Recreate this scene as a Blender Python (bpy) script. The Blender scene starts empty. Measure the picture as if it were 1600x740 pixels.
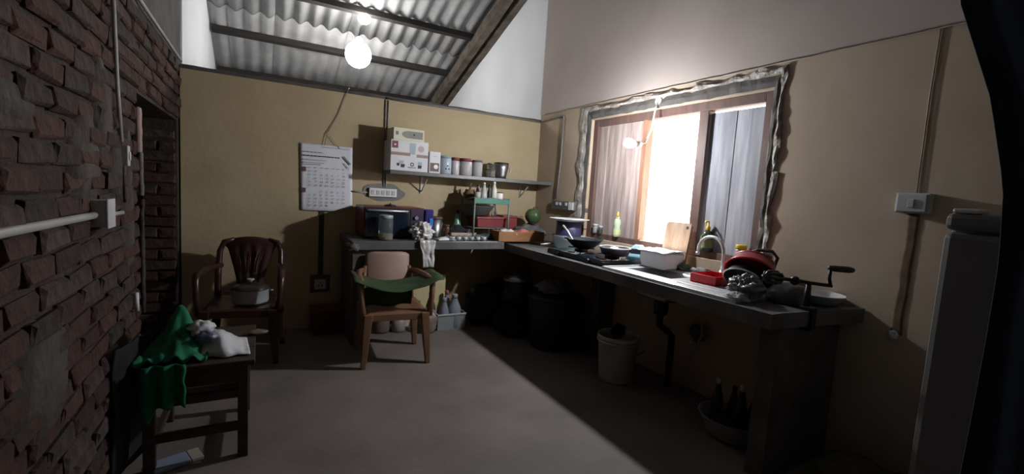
import bpy, math, random
from mathutils import Vector, Matrix, noise
random.seed(7)
S = bpy.context.scene
C = S.collection
PI = math.pi
R = math.radians

# ---------------------------------------------------------------- camera
cam_data = bpy.data.cameras.new('camera')
cam_data.sensor_fit = 'HORIZONTAL'
cam_data.sensor_width = 36.0
cam_data.lens = 36.0 * 710.0 / 1600.0
cam_data.clip_start = 0.02
cam = bpy.data.objects.new('camera', cam_data)
C.objects.link(cam)
vx = Vector((1273., 10., 710.)).normalized()
vy = Vector((-396., -93., 710.)); vy = (vy - vx * vx.dot(vy)).normalized()
vz = vx.cross(vy)
if vz.y > 0: vz = -vz
# rows of world axes in (right, down, forward) camera space
right = Vector((vx.x, vy.x, vz.x)); down = Vector((vx.y, vy.y, vz.y)); fwd = Vector((vx.z, vy.z, vz.z))
m = Matrix((right, -down, -fwd)).transposed().to_4x4()
m.translation = Vector((0, 0, 1.35))
cam.matrix_world = m
S.camera = cam

# ---------------------------------------------------------------- world, exposure, portal
S.view_settings.view_transform = 'Standard'
S.view_settings.look = 'None'
S.view_settings.gamma = 1.0
S.view_settings.use_curve_mapping = False
S.view_settings.exposure = 0.0
w = bpy.data.worlds.new('world'); S.world = w
w.use_nodes = True
bg = w.node_tree.nodes['Background']
bg.inputs[0].default_value = (0.93, 0.97, 1.0, 1)
bg.inputs[1].default_value = 1.0
# hazy daylight sky : brighter towards the horizon, the same all round
_nt = w.node_tree
_tc = _nt.nodes.new('ShaderNodeTexCoord'); _sx = _nt.nodes.new('ShaderNodeSeparateXYZ'); _cr = _nt.nodes.new('ShaderNodeValToRGB'); _vm = _nt.nodes.new('ShaderNodeVectorMath')
_nt.links.new(_tc.outputs['Generated'], _sx.inputs[0]); _nt.links.new(_sx.outputs['Z'], _cr.inputs[0])
_e = _cr.color_ramp.elements
_e[0].position = 0.0; _e[0].color = (1.0, .97, .93, 1)
_e[1].position = 1.0; _e[1].color = (.16, .20, .27, 1)
_m = _e.new(.35); _m.color = (.52, .53, .55, 1)
_vm.operation = 'SCALE'; _vm.inputs['Scale'].default_value = 11.0
_nt.links.new(_cr.outputs[0], _vm.inputs[0]); _nt.links.new(_vm.outputs[0], bg.inputs[0])

sun_d = bpy.data.lights.new('sun', 'SUN'); sun_d.energy = 55.0; sun_d.angle = R(.53); sun_d.color = (1, .96, .90)
sun = bpy.data.objects.new('sun', sun_d); C.objects.link(sun)
sun.rotation_euler = Vector((-.34, -.10, -.935)).to_track_quat('-Z', 'Y').to_euler()

def portal(name, loc, rot, sx, sy):
    l = bpy.data.lights.new(name, 'AREA'); l.shape = 'RECTANGLE'; l.size = sx; l.size_y = sy
    l.cycles.is_portal = True
    o = bpy.data.objects.new(name, l); C.objects.link(o); o.location = loc; o.rotation_euler = rot
    return o
portal('window_portal', (2.97, 2.62, 1.5), (0, R(90), 0), 1.3, 1.9)

# ---------------------------------------------------------------- materials
MATS = {}
def mat(name, c1, c2=None, rough=.6, metal=0., scale=6., bump=.0, bscale=40., detail=5., coat=0., trans=0., spec=.5,
        emit=None, alpha=1., rnd=0., stretch=None, lo=.35, hi=.65, sheen=0., ior=1.45):
    if name in MATS: return MATS[name]
    mt = bpy.data.materials.new(name); mt.use_nodes = True
    nt = mt.node_tree; N = nt.nodes; L = nt.links
    b = N['Principled BSDF']
    b.inputs['Roughness'].default_value = rough; b.inputs['Metallic'].default_value = metal
    b.inputs['Specular IOR Level'].default_value = spec; b.inputs['Coat Weight'].default_value = coat
    b.inputs['Transmission Weight'].default_value = trans; b.inputs['Alpha'].default_value = alpha
    b.inputs['Sheen Weight'].default_value = sheen; b.inputs['IOR'].default_value = ior
    tc = N.new('ShaderNodeTexCoord'); mp = N.new('ShaderNodeMapping')
    L.new(tc.outputs['Object'], mp.inputs[0])
    if stretch: mp.inputs['Scale'].default_value = stretch
    if c2 is None: c2 = tuple(x * .8 for x in c1)
    n = N.new('ShaderNodeTexNoise'); n.inputs['Scale'].default_value = scale; n.inputs['Detail'].default_value = detail
    L.new(mp.outputs[0], n.inputs['Vector'])
    r = N.new('ShaderNodeValToRGB')
    r.color_ramp.elements[0].position = lo; r.color_ramp.elements[1].position = hi
    r.color_ramp.elements[0].color = (*c1, 1); r.color_ramp.elements[1].color = (*c2, 1)
    L.new(n.outputs['Fac'], r.inputs[0])
    out = r.outputs[0]
    if rnd:
        oi = N.new('ShaderNodeObjectInfo'); h = N.new('ShaderNodeHueSaturation')
        mr = N.new('ShaderNodeMapRange'); mr.inputs[3].default_value = 1 - rnd; mr.inputs[4].default_value = 1 + rnd
        L.new(oi.outputs['Random'], mr.inputs[0]); L.new(mr.outputs[0], h.inputs['Value']); L.new(out, h.inputs['Color'])
        out = h.outputs[0]
    L.new(out, b.inputs['Base Color'])
    if emit:
        b.inputs['Emission Color'].default_value = (*emit[0], 1); b.inputs['Emission Strength'].default_value = emit[1]
    if bump:
        n2 = N.new('ShaderNodeTexNoise'); n2.inputs['Scale'].default_value = bscale; n2.inputs['Detail'].default_value = 6
        L.new(mp.outputs[0], n2.inputs['Vector'])
        bp = N.new('ShaderNodeBump'); bp.inputs['Strength'].default_value = bump; bp.inputs['Distance'].default_value = .02
        L.new(n2.outputs['Fac'], bp.inputs['Height']); L.new(bp.outputs[0], b.inputs['Normal'])
    MATS[name] = mt
    return mt

ochre = mat('ochre_plaster', (.455, .365, .225), (.385, .30, .18), rough=.75, scale=2.2, bump=.15, bscale=25, lo=.3, hi=.7)
beige = mat('beige_plaster', (.45, .365, .29), (.37, .275, .175), rough=.8, scale=1.6, bump=.07, bscale=22, lo=.3, hi=.7)
beige_up = mat('beige_upper_plaster', (.47, .405, .375), (.39, .33, .30), rough=.8, scale=1.2, bump=.05, bscale=18, lo=.3, hi=.7)
white_pl = mat('white_plaster', (.82, .84, .88), (.76, .78, .82), rough=.8, scale=1.5, bump=.08)
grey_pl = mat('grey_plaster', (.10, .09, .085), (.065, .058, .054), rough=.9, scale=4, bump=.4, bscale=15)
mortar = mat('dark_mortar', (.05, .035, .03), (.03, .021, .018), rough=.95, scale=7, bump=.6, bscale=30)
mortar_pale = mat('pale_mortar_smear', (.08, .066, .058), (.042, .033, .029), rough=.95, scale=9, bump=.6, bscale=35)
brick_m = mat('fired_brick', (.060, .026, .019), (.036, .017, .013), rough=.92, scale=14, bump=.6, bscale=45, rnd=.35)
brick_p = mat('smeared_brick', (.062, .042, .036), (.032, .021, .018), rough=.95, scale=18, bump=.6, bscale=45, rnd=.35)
concrete = mat('cement_floor', (.185, .152, .135), (.125, .105, .094), rough=.7, scale=2.5, bump=.12, bscale=30, lo=.3, hi=.7)
counter_m = mat('cement_counter', (.125, .122, .122), (.078, .076, .076), rough=.36, scale=5, bump=.15, bscale=25)
rough_cem = mat('rough_cement', (.115, .105, .097), (.07, .062, .055), rough=.9, scale=5, bump=.5, bscale=18)
chip_m = mat('chipped_plaster', (.50, .46, .43), (.24, .205, .18), rough=.95, scale=12, bump=.8, bscale=30)
roof_m = mat('fibre_cement_sheet', (.36, .36, .36), (.25, .25, .255), rough=.75, scale=3, bump=.08, bscale=40)
timber = mat('dark_timber', (.03, .026, .024), (.018, .015, .014), rough=.8, scale=4, bump=.3, stretch=(1, 8, 8))
timber_r = mat('rough_rafter', (.16, .13, .105), (.08, .065, .05), rough=.9, scale=6, bump=.6, bscale=20)
frame_m = mat('red_brown_frame', (.13, .072, .06), (.085, .05, .042), rough=.6, scale=4, bump=.2, stretch=(6, 6, 1))
leaf_w = mat('weathered_board', (.40, .32, .30), (.24, .18, .165), rough=.75, scale=3, bump=.25, stretch=(8, 8, .8), rnd=.18)
leaf_g = mat('grey_weathered_board', (.40, .40, .44), (.26, .26, .29), rough=.7, scale=3, bump=.25, stretch=(8, 8, .8), rnd=.15)
soil = mat('sunlit_yard', (.40, .37, .31), (.30, .28, .22), rough=.95, scale=2)
white_p = mat('white_plastic', (.72, .72, .72), (.66, .66, .66), rough=.35)
dull_white = mat('dull_white_plastic', (.50, .50, .51), (.40, .40, .41), rough=.5, scale=3)
paper = mat('white_paper', (.70, .71, .76), (.64, .65, .70), rough=.8, scale=3)
ink = mat('grey_ink', (.05, .05, .06), (.05, .05, .06), rough=.8)
ink_pale = mat('pale_ink', (.38, .36, .40), (.38, .36, .40), rough=.8)
ink_brown = mat('brown_ink', (.14, .075, .06), (.10, .06, .05), rough=.8)
steel = mat('brushed_steel', (.70, .70, .71), (.62, .62, .63), rough=.34, metal=.6, scale=20)
steel_d = mat('dull_steel', (.38, .38, .39), (.30, .30, .31), rough=.4, metal=1.)
alu = mat('aluminium', (.60, .61, .62), (.54, .55, .56), rough=.45, metal=.35)
black_p = mat('black_plastic', (.018, .018, .02), (.012, .012, .014), rough=.45)
black_i = mat('black_iron', (.022, .022, .026), (.012, .012, .014), rough=.5, metal=.3, bump=.1)
black_c = mat('black_cloth', (.014, .014, .016), (.008, .008, .01), rough=.95, scale=20, bump=.2)
glass_d = mat('dark_glass', (.012, .02, .03), (.010, .016, .026), rough=.08, coat=.5)
maroon = mat('maroon_enamel', (.14, .022, .022), (.10, .016, .016), rough=.35)
clear = mat('clear_plastic', (.84, .88, .88), (.80, .84, .84), rough=.06, trans=.93, ior=1.2)
film = mat('plastic_film', (.62, .62, .64), (.45, .45, .47), rough=.25, trans=.25, alpha=.85, ior=1.1)
film_g = mat('grey_film', (.20, .205, .21), (.14, .145, .15), rough=.3)
tan_p = mat('tan_plastic', (.20, .10, .055), (.17, .085, .045), rough=.42)
tan_pk = mat('faded_pink_plastic', (.33, .215, .18), (.29, .185, .15), rough=.5)
brown_p = mat('dark_brown_plastic', (.05, .02, .018), (.035, .014, .012), rough=.3)
green_c = mat('dark_green_cloth', (.035, .06, .02), (.022, .042, .015), rough=.85, scale=10)
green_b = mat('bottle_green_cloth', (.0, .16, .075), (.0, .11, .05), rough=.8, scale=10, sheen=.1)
teal = mat('teal_plastic', (.03, .16, .115), (.02, .12, .085), rough=.4)
greyteal = mat('grey_green_metal', (.16, .19, .16), (.12, .14, .12), rough=.5)
red_p = mat('red_plastic', (.60, .035, .042), (.54, .028, .036), rough=.3)
red_d = mat('dark_red_plastic', (.20, .034, .038), (.155, .026, .03), rough=.45)
wood_o = mat('orange_wood', (.26, .115, .04), (.17, .07, .025), rough=.55, scale=4, stretch=(1, 6, 6), bump=.15)
wood_b = mat('cutting_board_wood', (.42, .31, .235), (.30, .19, .125), rough=.6, scale=3, stretch=(6, 6, 1))
wood_d = mat('dark_stool_wood', (.055, .035, .026), (.032, .02, .016), rough=.6, scale=4, stretch=(1, 6, 6), bump=.2)
gourd_m = mat('green_gourd', (.075, .12, .045), (.045, .08, .03), rough=.35, scale=6)
blue_b = mat('pale_blue_enamel', (.42, .52, .55), (.36, .46, .50), rough=.35)
violet = mat('dark_violet_plastic', (.04, .035, .085), (.03, .025, .06), rough=.4)
blue_p = mat('blue_wrapper', (.02, .03, .17), (.04, .014, .11), rough=.3, scale=18)
sky_p = mat('sky_blue_print', (.03, .20, .60), (.02, .14, .5), rough=.4)
pink_p = mat('pink_plastic', (.44, .15, .17), (.36, .11, .13), rough=.4)
grain = mat('pale_grain', (.45, .40, .30), (.34, .28, .19), rough=.9, scale=30)
brown_food = mat('brown_powder', (.12, .055, .035), (.08, .035, .025), rough=.9, scale=30)
yellow_p = mat('yellow_plastic', (.70, .48, .03), (.62, .42, .02), rough=.4)
label_c = mat('cream_carton', (.62, .60, .47), (.56, .54, .42), rough=.7)
carton = mat('white_carton', (.62, .61, .63), (.56, .55, .58), rough=.6)
carton_b = mat('brown_carton_band', (.30, .22, .17), (.26, .19, .14), rough=.6)
taupe = mat('beige_card', (.42, .335, .27), (.36, .28, .22), rough=.8)
amber = mat('amber_jar', (.10, .045, .025), (.07, .03, .015), rough=.2)
navy = mat('dark_band_navy', (.012, .02, .04), (.008, .014, .028), rough=.95, scale=12)
fridge_m = mat('cream_enamel', (.15, .15, .147), (.135, .135, .132), rough=.4)
olive = mat('olive_sack', (.11, .10, .03), (.075, .065, .02), rough=.85, scale=14, bump=.3)
navy_p = mat('dark_blue_bin', (.010, .012, .04), (.007, .009, .028), rough=.5)
wire_m = mat('grey_cable', (.22, .21, .20), (.16, .15, .14), rough=.6)
bulb_m = mat('lit_bulb', (1, 1, 1), (1, 1, 1), emit=((1, .98, .94), 60.))
pvc = mat('pvc_pipe', (.38, .37, .36), (.30, .29, .28), rough=.5)
soap_m = mat('dish_soap', (.50, .56, .42), (.40, .50, .30), rough=.2)
green_s = mat('scrub_green', (.10, .20, .12), (.07, .14, .09), rough=.9, scale=30)

# ---------------------------------------------------------------- mesh helpers
class MB:
    def __init__(s): s.v = []; s.f = []; s.sm = []
    def add(s, v, f, smooth=False):
        o = len(s.v); s.v += [tuple(p) for p in v]; s.f += [tuple(i + o for i in q) for q in f]; s.sm += [smooth] * len(f); return s
    def box(s, x0, x1, y0, y1, z0, z1, M=None, taper=1.):
        cx, cy = (x0 + x1) / 2, (y0 + y1) / 2
        v = []
        for z, t in ((z0, taper), (z1, 1.)):
            for x, y in ((x0, y0), (x1, y0), (x1, y1), (x0, y1)): v.append(Vector((cx + (x - cx) * t, cy + (y - cy) * t, z)))
        if M: v = [M @ p for p in v]
        return s.add(v, [(3, 2, 1, 0), (4, 5, 6, 7), (0, 1, 5, 4), (1, 2, 6, 5), (2, 3, 7, 6), (3, 0, 4, 7)])
    def lathe(s, prof, c=(0, 0, 0), n=24, M=None, cap0=True, cap1=True):
        v = []; f = []; c = Vector(c)
        for r, z in prof:
            for k in range(n):
                a = 2 * PI * k / n; p = Vector((r * math.cos(a), r * math.sin(a), z))
                v.append((M @ p if M else p) + c)
        for i in range(len(prof) - 1):
            for k in range(n):
                k2 = (k + 1) % n; f.append((i * n + k, i * n + k2, (i + 1) * n + k2, (i + 1) * n + k))
        s.add(v, f, True)
        o = len(s.v) - len(v)
        if cap0: s.f.append(tuple(o + k for k in reversed(range(n)))); s.sm.append(False)
        if cap1: s.f.append(tuple(o + (len(prof) - 1) * n + k for k in range(n))); s.sm.append(False)
        return s
    def tube(s, pts, r, n=8):
        pts = [Vector(p) for p in pts]; v = []; f = []; up = None
        rr = r if isinstance(r, (list, tuple)) else [r] * len(pts)
        for i, p in enumerate(pts):
            t = (pts[min(i + 1, len(pts) - 1)] - pts[max(i - 1, 0)]).normalized()
            if up is None:
                a = Vector((0, 0, 1)) if abs(t.z) < .9 else Vector((1, 0, 0)); up = t.cross(a).normalized()
            else: up = (up - t * up.dot(t)).normalized()
            b = t.cross(up)
            for k in range(n):
                a = 2 * PI * k / n; v.append(p + (up * math.cos(a) + b * math.sin(a)) * rr[i])
        for i in range(len(pts) - 1):
            for k in range(n):
                k2 = (k + 1) % n; f.append((i * n + k, i * n + k2, (i + 1) * n + k2, (i + 1) * n + k))
        f.append(tuple(reversed(range(n)))); f.append(tuple((len(pts) - 1) * n + k for k in range(n)))
        return s.add(v, f, True)
    def sheet(s, nu, nv, fn):
        v = [fn(i / nu, j / nv) for j in range(nv + 1) for i in range(nu + 1)]
        f = [(j * (nu + 1) + i, j * (nu + 1) + i + 1, (j + 1) * (nu + 1) + i + 1, (j + 1) * (nu + 1) + i) for j in range(nv) for i in range(nu)]
        return s.add(v, f, True)
    def prism(s, poly, z0, z1, M=None):
        n = len(poly); v = [Vector((x, y, z0)) for x, y in poly] + [Vector((x, y, z1)) for x, y in poly]
        if M: v = [M @ p for p in v]
        return s.add(v, [tuple(reversed(range(n))), tuple(range(n, 2 * n))] + [(k, (k + 1) % n, n + (k + 1) % n, n + k) for k in range(n)])
    def lump(s, c, rad, seed=0, amp=.25, freq=2.2, nu=24, nv=14, flat=None, crease=0.):
        c = Vector(c); v = []; f = []
        for j in range(nv + 1):
            th = PI * j / nv
            for i in range(nu):
                ph = 2 * PI * i / nu
                d = Vector((math.sin(th) * math.cos(ph), math.sin(th) * math.sin(ph), math.cos(th)))
                k = 1 + amp * noise.noise(d * freq + Vector((seed * 7.3, seed * 1.9, 3.1))) + amp * .5 * noise.noise(d * freq * 2.7 + Vector((seed, 5, 1)))
                if crease: k += crease * (.35 - abs(noise.noise(d * freq * 1.7 + Vector((seed * 3.1, 2, 9)))) * 1.6 - abs(noise.noise(d * freq * 3.9 + Vector((1, seed * 2.3, 4)))) * .8)
                p = c + Vector((d.x * rad[0], d.y * rad[1], d.z * rad[2])) * k
                if flat is not None: p.z = max(p.z, flat)
                v.append(p)
        for j in range(nv):
            for i in range(nu):
                i2 = (i + 1) % nu; f.append((j * nu + i, (j + 1) * nu + i, (j + 1) * nu + i2, j * nu + i2))
        return s.add(v, f, True)
    def mesh(s, name):
        me = bpy.data.meshes.new(name); me.from_pydata(s.v, [], s.f); me.update()
        me.polygons.foreach_set('use_smooth', s.sm); return me
    def build(s, name, material, parent=None, bevel=0., solid=0., sub=0, loc=None):
        me = s.mesh(name); me.materials.append(material)
        o = bpy.data.objects.new(name, me); C.objects.link(o)
        if parent: o.parent = parent
        if loc: o.location = loc
        if solid: md = o.modifiers.new('solid', 'SOLIDIFY'); md.thickness = solid; md.offset = 0
        if bevel: md = o.modifiers.new('bevel', 'BEVEL'); md.width = bevel; md.segments = 2; md.limit_method = 'ANGLE'
        if sub: md = o.modifiers.new('sub', 'SUBSURF'); md.levels = sub; md.render_levels = sub
        return o
def tag(o, label, cat, group=None):
    o['label'] = label; o['category'] = cat
    if group: o['group'] = group
    return o
def struct(o): o['kind'] = 'structure'; return o
def thing(name, label, cat, loc=(0, 0, 0), rz=0., group=None):
    o = bpy.data.objects.new(name, None); C.objects.link(o); o.location = loc; o.rotation_euler = (0, 0, rz); o.empty_display_size = .05
    return tag(o, label, cat, group)
def n3(x, y, z=0., s=1.): return noise.noise(Vector((x, y, z)) * s)
def box(*a, **k): return MB().box(*a, **k)
def text_mesh(items, name, material, parent, M):
    """flat printed lettering as one thin mesh; items: (string, x, y, size)"""
    mb = MB()
    for s_, x, y, sz in items:
        cu = bpy.data.curves.new('t', 'FONT'); cu.body = s_; cu.size = sz; cu.align_x = 'CENTER'; cu.align_y = 'CENTER'; cu.resolution_u = 1
        ob = bpy.data.objects.new('t', cu); me = ob.to_mesh()
        mb.add([M @ (Vector((v.co.x + x, v.co.y + y, 0))) for v in me.vertices], [tuple(p.vertices) for p in me.polygons])
        ob.to_mesh_clear(); bpy.data.objects.remove(ob); bpy.data.curves.remove(cu)
    return mb.build(name, material, parent)

# ---------------------------------------------------------------- room constants
XL, XR, YB, HW = -.543, 2.78, 4.455, 2.187
ZC = .885      # back counter top
ZW = .862      # window counter top, a little lower
XF = 2.09      # its front edge
def roof_z(y): return 2.848 - .3565 * (y - 7.762)

# ---------------------------------------------------------------- the setting
struct(box(-2.2, XR + .2, -1.8, 8.6, -.12, 0).build('floor', concrete))
wb = struct(box(XL, XR, YB, YB + .14, 0, HW - .02).build('wall_back', ochre))
# uneven plastered top of the half wall
def cap(u, v):
    x = XL + (XR - XL) * u; y = YB - .004 + .15 * v
    return (x, y, HW - .02 + .022 + .012 * n3(x * 5, y * 6, 1) )
mb = MB().sheet(70, 2, cap)
mb.sheet(70, 1, lambda u, v: (XL + (XR - XL) * u, YB - .004, HW - .03 + (.032 + .012 * n3((XL + (XR - XL) * u) * 5, (YB - .004) * 6, 1)) * v))
mb.build('plaster_top', rough_cem, wb)
# right wall with the window hole
WY0, WY1, WZ0, WZ1 = 1.76, 3.53, .97, 2.09
mb = MB()
mb.box(XR, XR + .2, WY1, YB, 0, 2.24); mb.box(XR, XR + .2, -1.8, WY0, 0, 2.24)
mb.box(XR, XR + .2, WY0, WY1, 0, WZ0); mb.box(XR, XR + .2, WY0, WY1, WZ1, 2.24)
wr = struct(mb.build('wall_right', beige))
box(XR - .006, XR + .2, -1.8, YB, 2.24, 5.2).build('upper_wall', beige_up, wr)
struct(box(XR, XR + .2, YB, 8.6, 0, 4.2).build('wall_beyond_right', white_pl))
struct(box(XL - .2, XL, YB + .14, 8.6, 0, 4.2).build('wall_beyond_left', white_pl))
struct(box(XL - .2, XR + .2, 8.4, 8.6, 0, 2.7).build('wall_beyond_back', white_pl))
struct(box(-2.2, XR + .2, -1.8, -1.6, 0, 4.3).build('wall_front', beige))
# left brick wall: backing, opening near the far corner, plastered upper part
YJ0, YJ1, ZL = 2.96, 4.33, 1.745
mb = MB()
mb.box(XL - .25, XL - .011, -1.6, YJ0, 0, 2.17); mb.box(XL - .25, XL - .011, YJ0, YB + .14, ZL, 2.17); mb.box(XL - .32, XL - .011, YJ1 + .018, YB + .14, 0, ZL)
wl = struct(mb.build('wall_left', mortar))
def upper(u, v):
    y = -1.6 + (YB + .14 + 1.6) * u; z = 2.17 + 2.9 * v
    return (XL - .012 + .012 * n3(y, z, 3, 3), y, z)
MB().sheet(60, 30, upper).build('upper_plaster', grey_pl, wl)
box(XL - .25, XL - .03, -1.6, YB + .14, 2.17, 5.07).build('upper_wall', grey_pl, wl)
# bricks, one by one
def brick_mesh(seed, l, h, d):
    rnd = random.Random(seed); j = lambda a: rnd.uniform(-a, a)
    v = []
    for x, ins in ((0., 0.), (d * .7, 0.), (d, .012)):
        for y, z in ((-l / 2 + ins, -h / 2 + ins), (l / 2 - ins, -h / 2 + ins), (l / 2 - ins, h / 2 - ins), (-l / 2 + ins, h / 2 - ins)):
            v.append((x + (j(.006) if x > 0 else 0), y + j(.007), z + j(.005)))
    f = [(3, 2, 1, 0), (8, 9, 10, 11)]
    for a in (0, 4):
        for k in range(4): f.append((a + k, a + (k + 1) % 4, a + 4 + (k + 1) % 4, a + 4 + k))
    return MB().add(v, f).mesh('brick')
BR = []
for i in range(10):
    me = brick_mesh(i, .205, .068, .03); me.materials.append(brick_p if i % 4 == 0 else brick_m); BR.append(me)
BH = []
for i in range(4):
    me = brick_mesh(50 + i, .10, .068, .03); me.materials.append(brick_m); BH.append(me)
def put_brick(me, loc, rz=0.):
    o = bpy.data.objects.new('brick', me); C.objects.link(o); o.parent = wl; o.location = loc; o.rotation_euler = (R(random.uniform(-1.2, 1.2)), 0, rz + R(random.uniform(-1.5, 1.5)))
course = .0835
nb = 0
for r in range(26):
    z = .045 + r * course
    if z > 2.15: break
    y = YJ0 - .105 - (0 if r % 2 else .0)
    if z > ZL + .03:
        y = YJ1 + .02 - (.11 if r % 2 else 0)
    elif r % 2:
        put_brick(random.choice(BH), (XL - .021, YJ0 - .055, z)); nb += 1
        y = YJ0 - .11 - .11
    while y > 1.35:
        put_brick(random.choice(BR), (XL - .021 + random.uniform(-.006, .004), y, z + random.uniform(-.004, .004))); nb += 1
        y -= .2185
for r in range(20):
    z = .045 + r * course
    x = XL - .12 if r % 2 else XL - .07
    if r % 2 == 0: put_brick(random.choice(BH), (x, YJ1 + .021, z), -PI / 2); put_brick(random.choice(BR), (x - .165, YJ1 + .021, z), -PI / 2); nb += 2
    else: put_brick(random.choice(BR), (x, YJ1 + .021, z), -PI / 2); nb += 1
# pale mortar smears over the bricks
def smear(name, cy, cz, ry, rz_, seed, material=mortar_pale, th=.012):
    n = 26; pts = []
    for k in range(n):
        a = 2 * PI * k / n; q = 1 + .45 * noise.noise(Vector((math.cos(a) * 1.6, math.sin(a) * 1.6, seed * 3.7)))
        pts.append((cy + ry * q * math.cos(a), cz + rz_ * q * math.sin(a)))
    v = [(XL - .03, y, z) for y, z in pts] + [(XL + th * .35, cy + (y - cy) * .93, cz + (z - cz) * .93) for y, z in pts] + [(XL + th, cy, cz)]
    f = [(k, (k + 1) % n, n + (k + 1) % n, n + k) for k in range(n)] + [(n + k, n + (k + 1) % n, 2 * n) for k in range(n)]
    return MB().add(v, f, True).build(name, material, wl)
smear('mortar_smear', 2.16, 1.36, .17, .20, 1); smear('mortar_smear', 2.42, 1.60, .12, .22, 2); smear('mortar_smear', 2.62, 1.35, .15, .2, 3)
smear('mortar_smear', 1.75, .72, .2, .16, 4); smear('mortar_smear', 2.78, 1.15, .10, .35, 5); smear('mortar_smear', 1.62, 1.5, .16, .05, 7)
# pale plaster left along the near jamb of the opening
def strip(name, y0, z0, z1, wdt, seed, material):
    n = 18
    def fn(u, v):
        z = z0 + (z1 - z0) * v; q = 1 + .7 * n3(z * 9, seed)
        return (XL + .012 - .03 * (1 - u) * 0 + .006 * n3(z * 14, seed + 3), y0 + (u - .5) * wdt * q, z)
    return MB().sheet(3, n, fn).build(name, material, wl, solid=.02)
strip('jamb_plaster', 2.95, 1.44, 1.66, .055, 1, mat('pink_white_plaster', (.34, .25, .23), (.26, .19, .17), rough=.9, scale=10))
strip('jamb_plaster', 2.985, 1.22, 1.44, .02, 4, mat('dull_chip', (.25, .225, .205), (.12, .105, .095), rough=.95, scale=14))
strip('jamb_plaster', 2.99, .60, 1.20, .016, 8, mortar_pale)
# corridor beyond the opening
struct(box(-2.2, -2.0, -1.6, 8.4, 0, 2.5).build('wall_corridor_left', beige)); struct(box(-2.0, XL - .2, YB + .14, YB + .3, 0, 2.5).build('wall_corridor_back', beige))
struct(box(-2.2, XL - .25, -1.6, YB + .3, 2.4, 2.5).build('ceiling_corridor', beige))

# roof : corrugated sheets on purlins
roof = bpy.data.objects.new('ceiling', None); C.objects.link(roof); struct(roof)
PITCH = .172
def roof_sheet(x0, nw, y0, y1, dz, name='roof_sheet'):
    nx = nw * 8
    def fn(u, v):
        x = x0 + nw * PITCH * u; y = y0 + (y1 - y0) * v
        return (x, y, roof_z(y) + dz + .028 * math.cos(2 * PI * x / PITCH) + .03)
    return MB().sheet(nx, 1, fn).build(name, roof_m, roof, solid=.007)
x = -.56 - PITCH * .2
x = math.floor(x / PITCH) * PITCH
for k in range(4):
    for (ya, yb, dz) in ((8.75, 6.55, 0.), (6.75, 4.55, .012), (4.75, 2.6, .024), (2.8, 1.45, .036)):
        roof_sheet(x + k * 5 * PITCH - .02, 5, yb, ya, dz + .006 * (k % 2))
ZR = roof_z(1.5)
mb = MB(); mb.add([(-.8, 1.5, ZR + .02), (3.1, 1.5, ZR + .02), (3.1, -1.9, ZR - 1.2), (-.8, -1.9, ZR - 1.2)], [(0, 1, 2, 3)]); mb.build('front_roof_slope', roof_m, roof, solid=.02)
SL = math.atan(.3565)
for y in (7.75, 6.87, 6.0, 5.1, 4.2, 3.3):
    M = Matrix.Translation((0, y, roof_z(y) - .035)) @ Matrix.Rotation(-SL, 4, 'X')
    box(XL + .03, XR - .02, -.03, .03, -.045, .035, M=M).build('purlin', timber, roof)
for xx, mt_, w_ in ((XR - .20, timber_r, .05), (XR - .045, timber_r, .045)):
    def fn(u, v): return None
    mb = MB(); n = 24; v = []
    for i in range(n + 1):
        y = 8.3 - (8.3 - 2.2) * i / n; z = roof_z(y) - .075
        jj = .012 * n3(y * 3, xx, 2)
        for dx, dz in ((-w_, -.14), (w_, -.14), (w_, 0), (-w_, 0)): v.append((xx + dx * (1 + .3 * n3(y * 2, dz * 9)) , y, z + dz + jj))
    f = []
    for i in range(n):
        for k in range(4): f.append((i * 4 + k, i * 4 + (k + 1) % 4, i * 4 + 4 + (k + 1) % 4, i * 4 + 4 + k))
    f += [(3, 2, 1, 0), (n * 4, n * 4 + 1, n * 4 + 2, n * 4 + 3)]
    mb.add(v, f)
    mb.build('rafter', mt_, roof)

# yard outside
struct(box(XR + .2, 16, -8, 14, -.5, -.3).build('ground', soil))

# ---------------------------------------------------------------- window
win = bpy.data.objects.new('window_1', None); C.objects.link(win); struct(win)
FX0, FX1 = XR + .03, XR + .11
box(FX0, FX1, WY0, WY0 + .065, WZ0, WZ1).build('frame_jamb', frame_m, win, bevel=.004)
box(FX0, FX1, WY1 - .065, WY1, WZ0, WZ1).build('frame_jamb', frame_m, win, bevel=.004)
box(FX0 + .002, FX1 - .002, WY0 + .065, WY1 - .065, WZ1 - .065, WZ1).build('frame_head', frame_m, win, bevel=.004)
box(FX0 + .002, FX1 - .002, WY0 + .065, WY1 - .065, WZ0, WZ0 + .05).build('frame_sill', frame_m, win, bevel=.004)
# right mullion, the leaf posts at each side of the open bay
box(FX0 + .003, FX1 - .003, 2.245, 2.325, WZ0 + .05, WZ1 - .065).build('mullion', frame_m, win, bevel=.004)
box(FX0 + .003, FX1 - .003, 2.835, 2.885, WZ0 + .05, WZ1 - .065).build('mullion', mat('orange_frame', (.30, .155, .10), (.22, .11, .07), rough=.6, stretch=(6, 6, 1)), win, bevel=.004)
def leaf(y0, y1, n, m_, ztop, label):
    lf = bpy.data.objects.new('shutter', None); C.objects.link(lf); lf.parent = win; lf['label'] = label
    g = (y1 - y0) / n
    for k in range(n):
        o = box(FX0 + .028 + .003 * (k % 2), FX0 + .05, y0 + k * g + .0003, y0 + (k + 1) * g - .0003, WZ0 + .048, ztop).build('board', m_, lf, bevel=.002)
    for z in (WZ0 + .18, ztop - .16): box(FX0 + .05, FX0 + .07, y0 + .01, y1 - .01, z, z + .09).build('ledge', m_, lf)
    return lf
leaf(2.888, WY1 - .068, 5, leaf_w, WZ1 - .063, 'closed left shutter of brown weathered boards')
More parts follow.
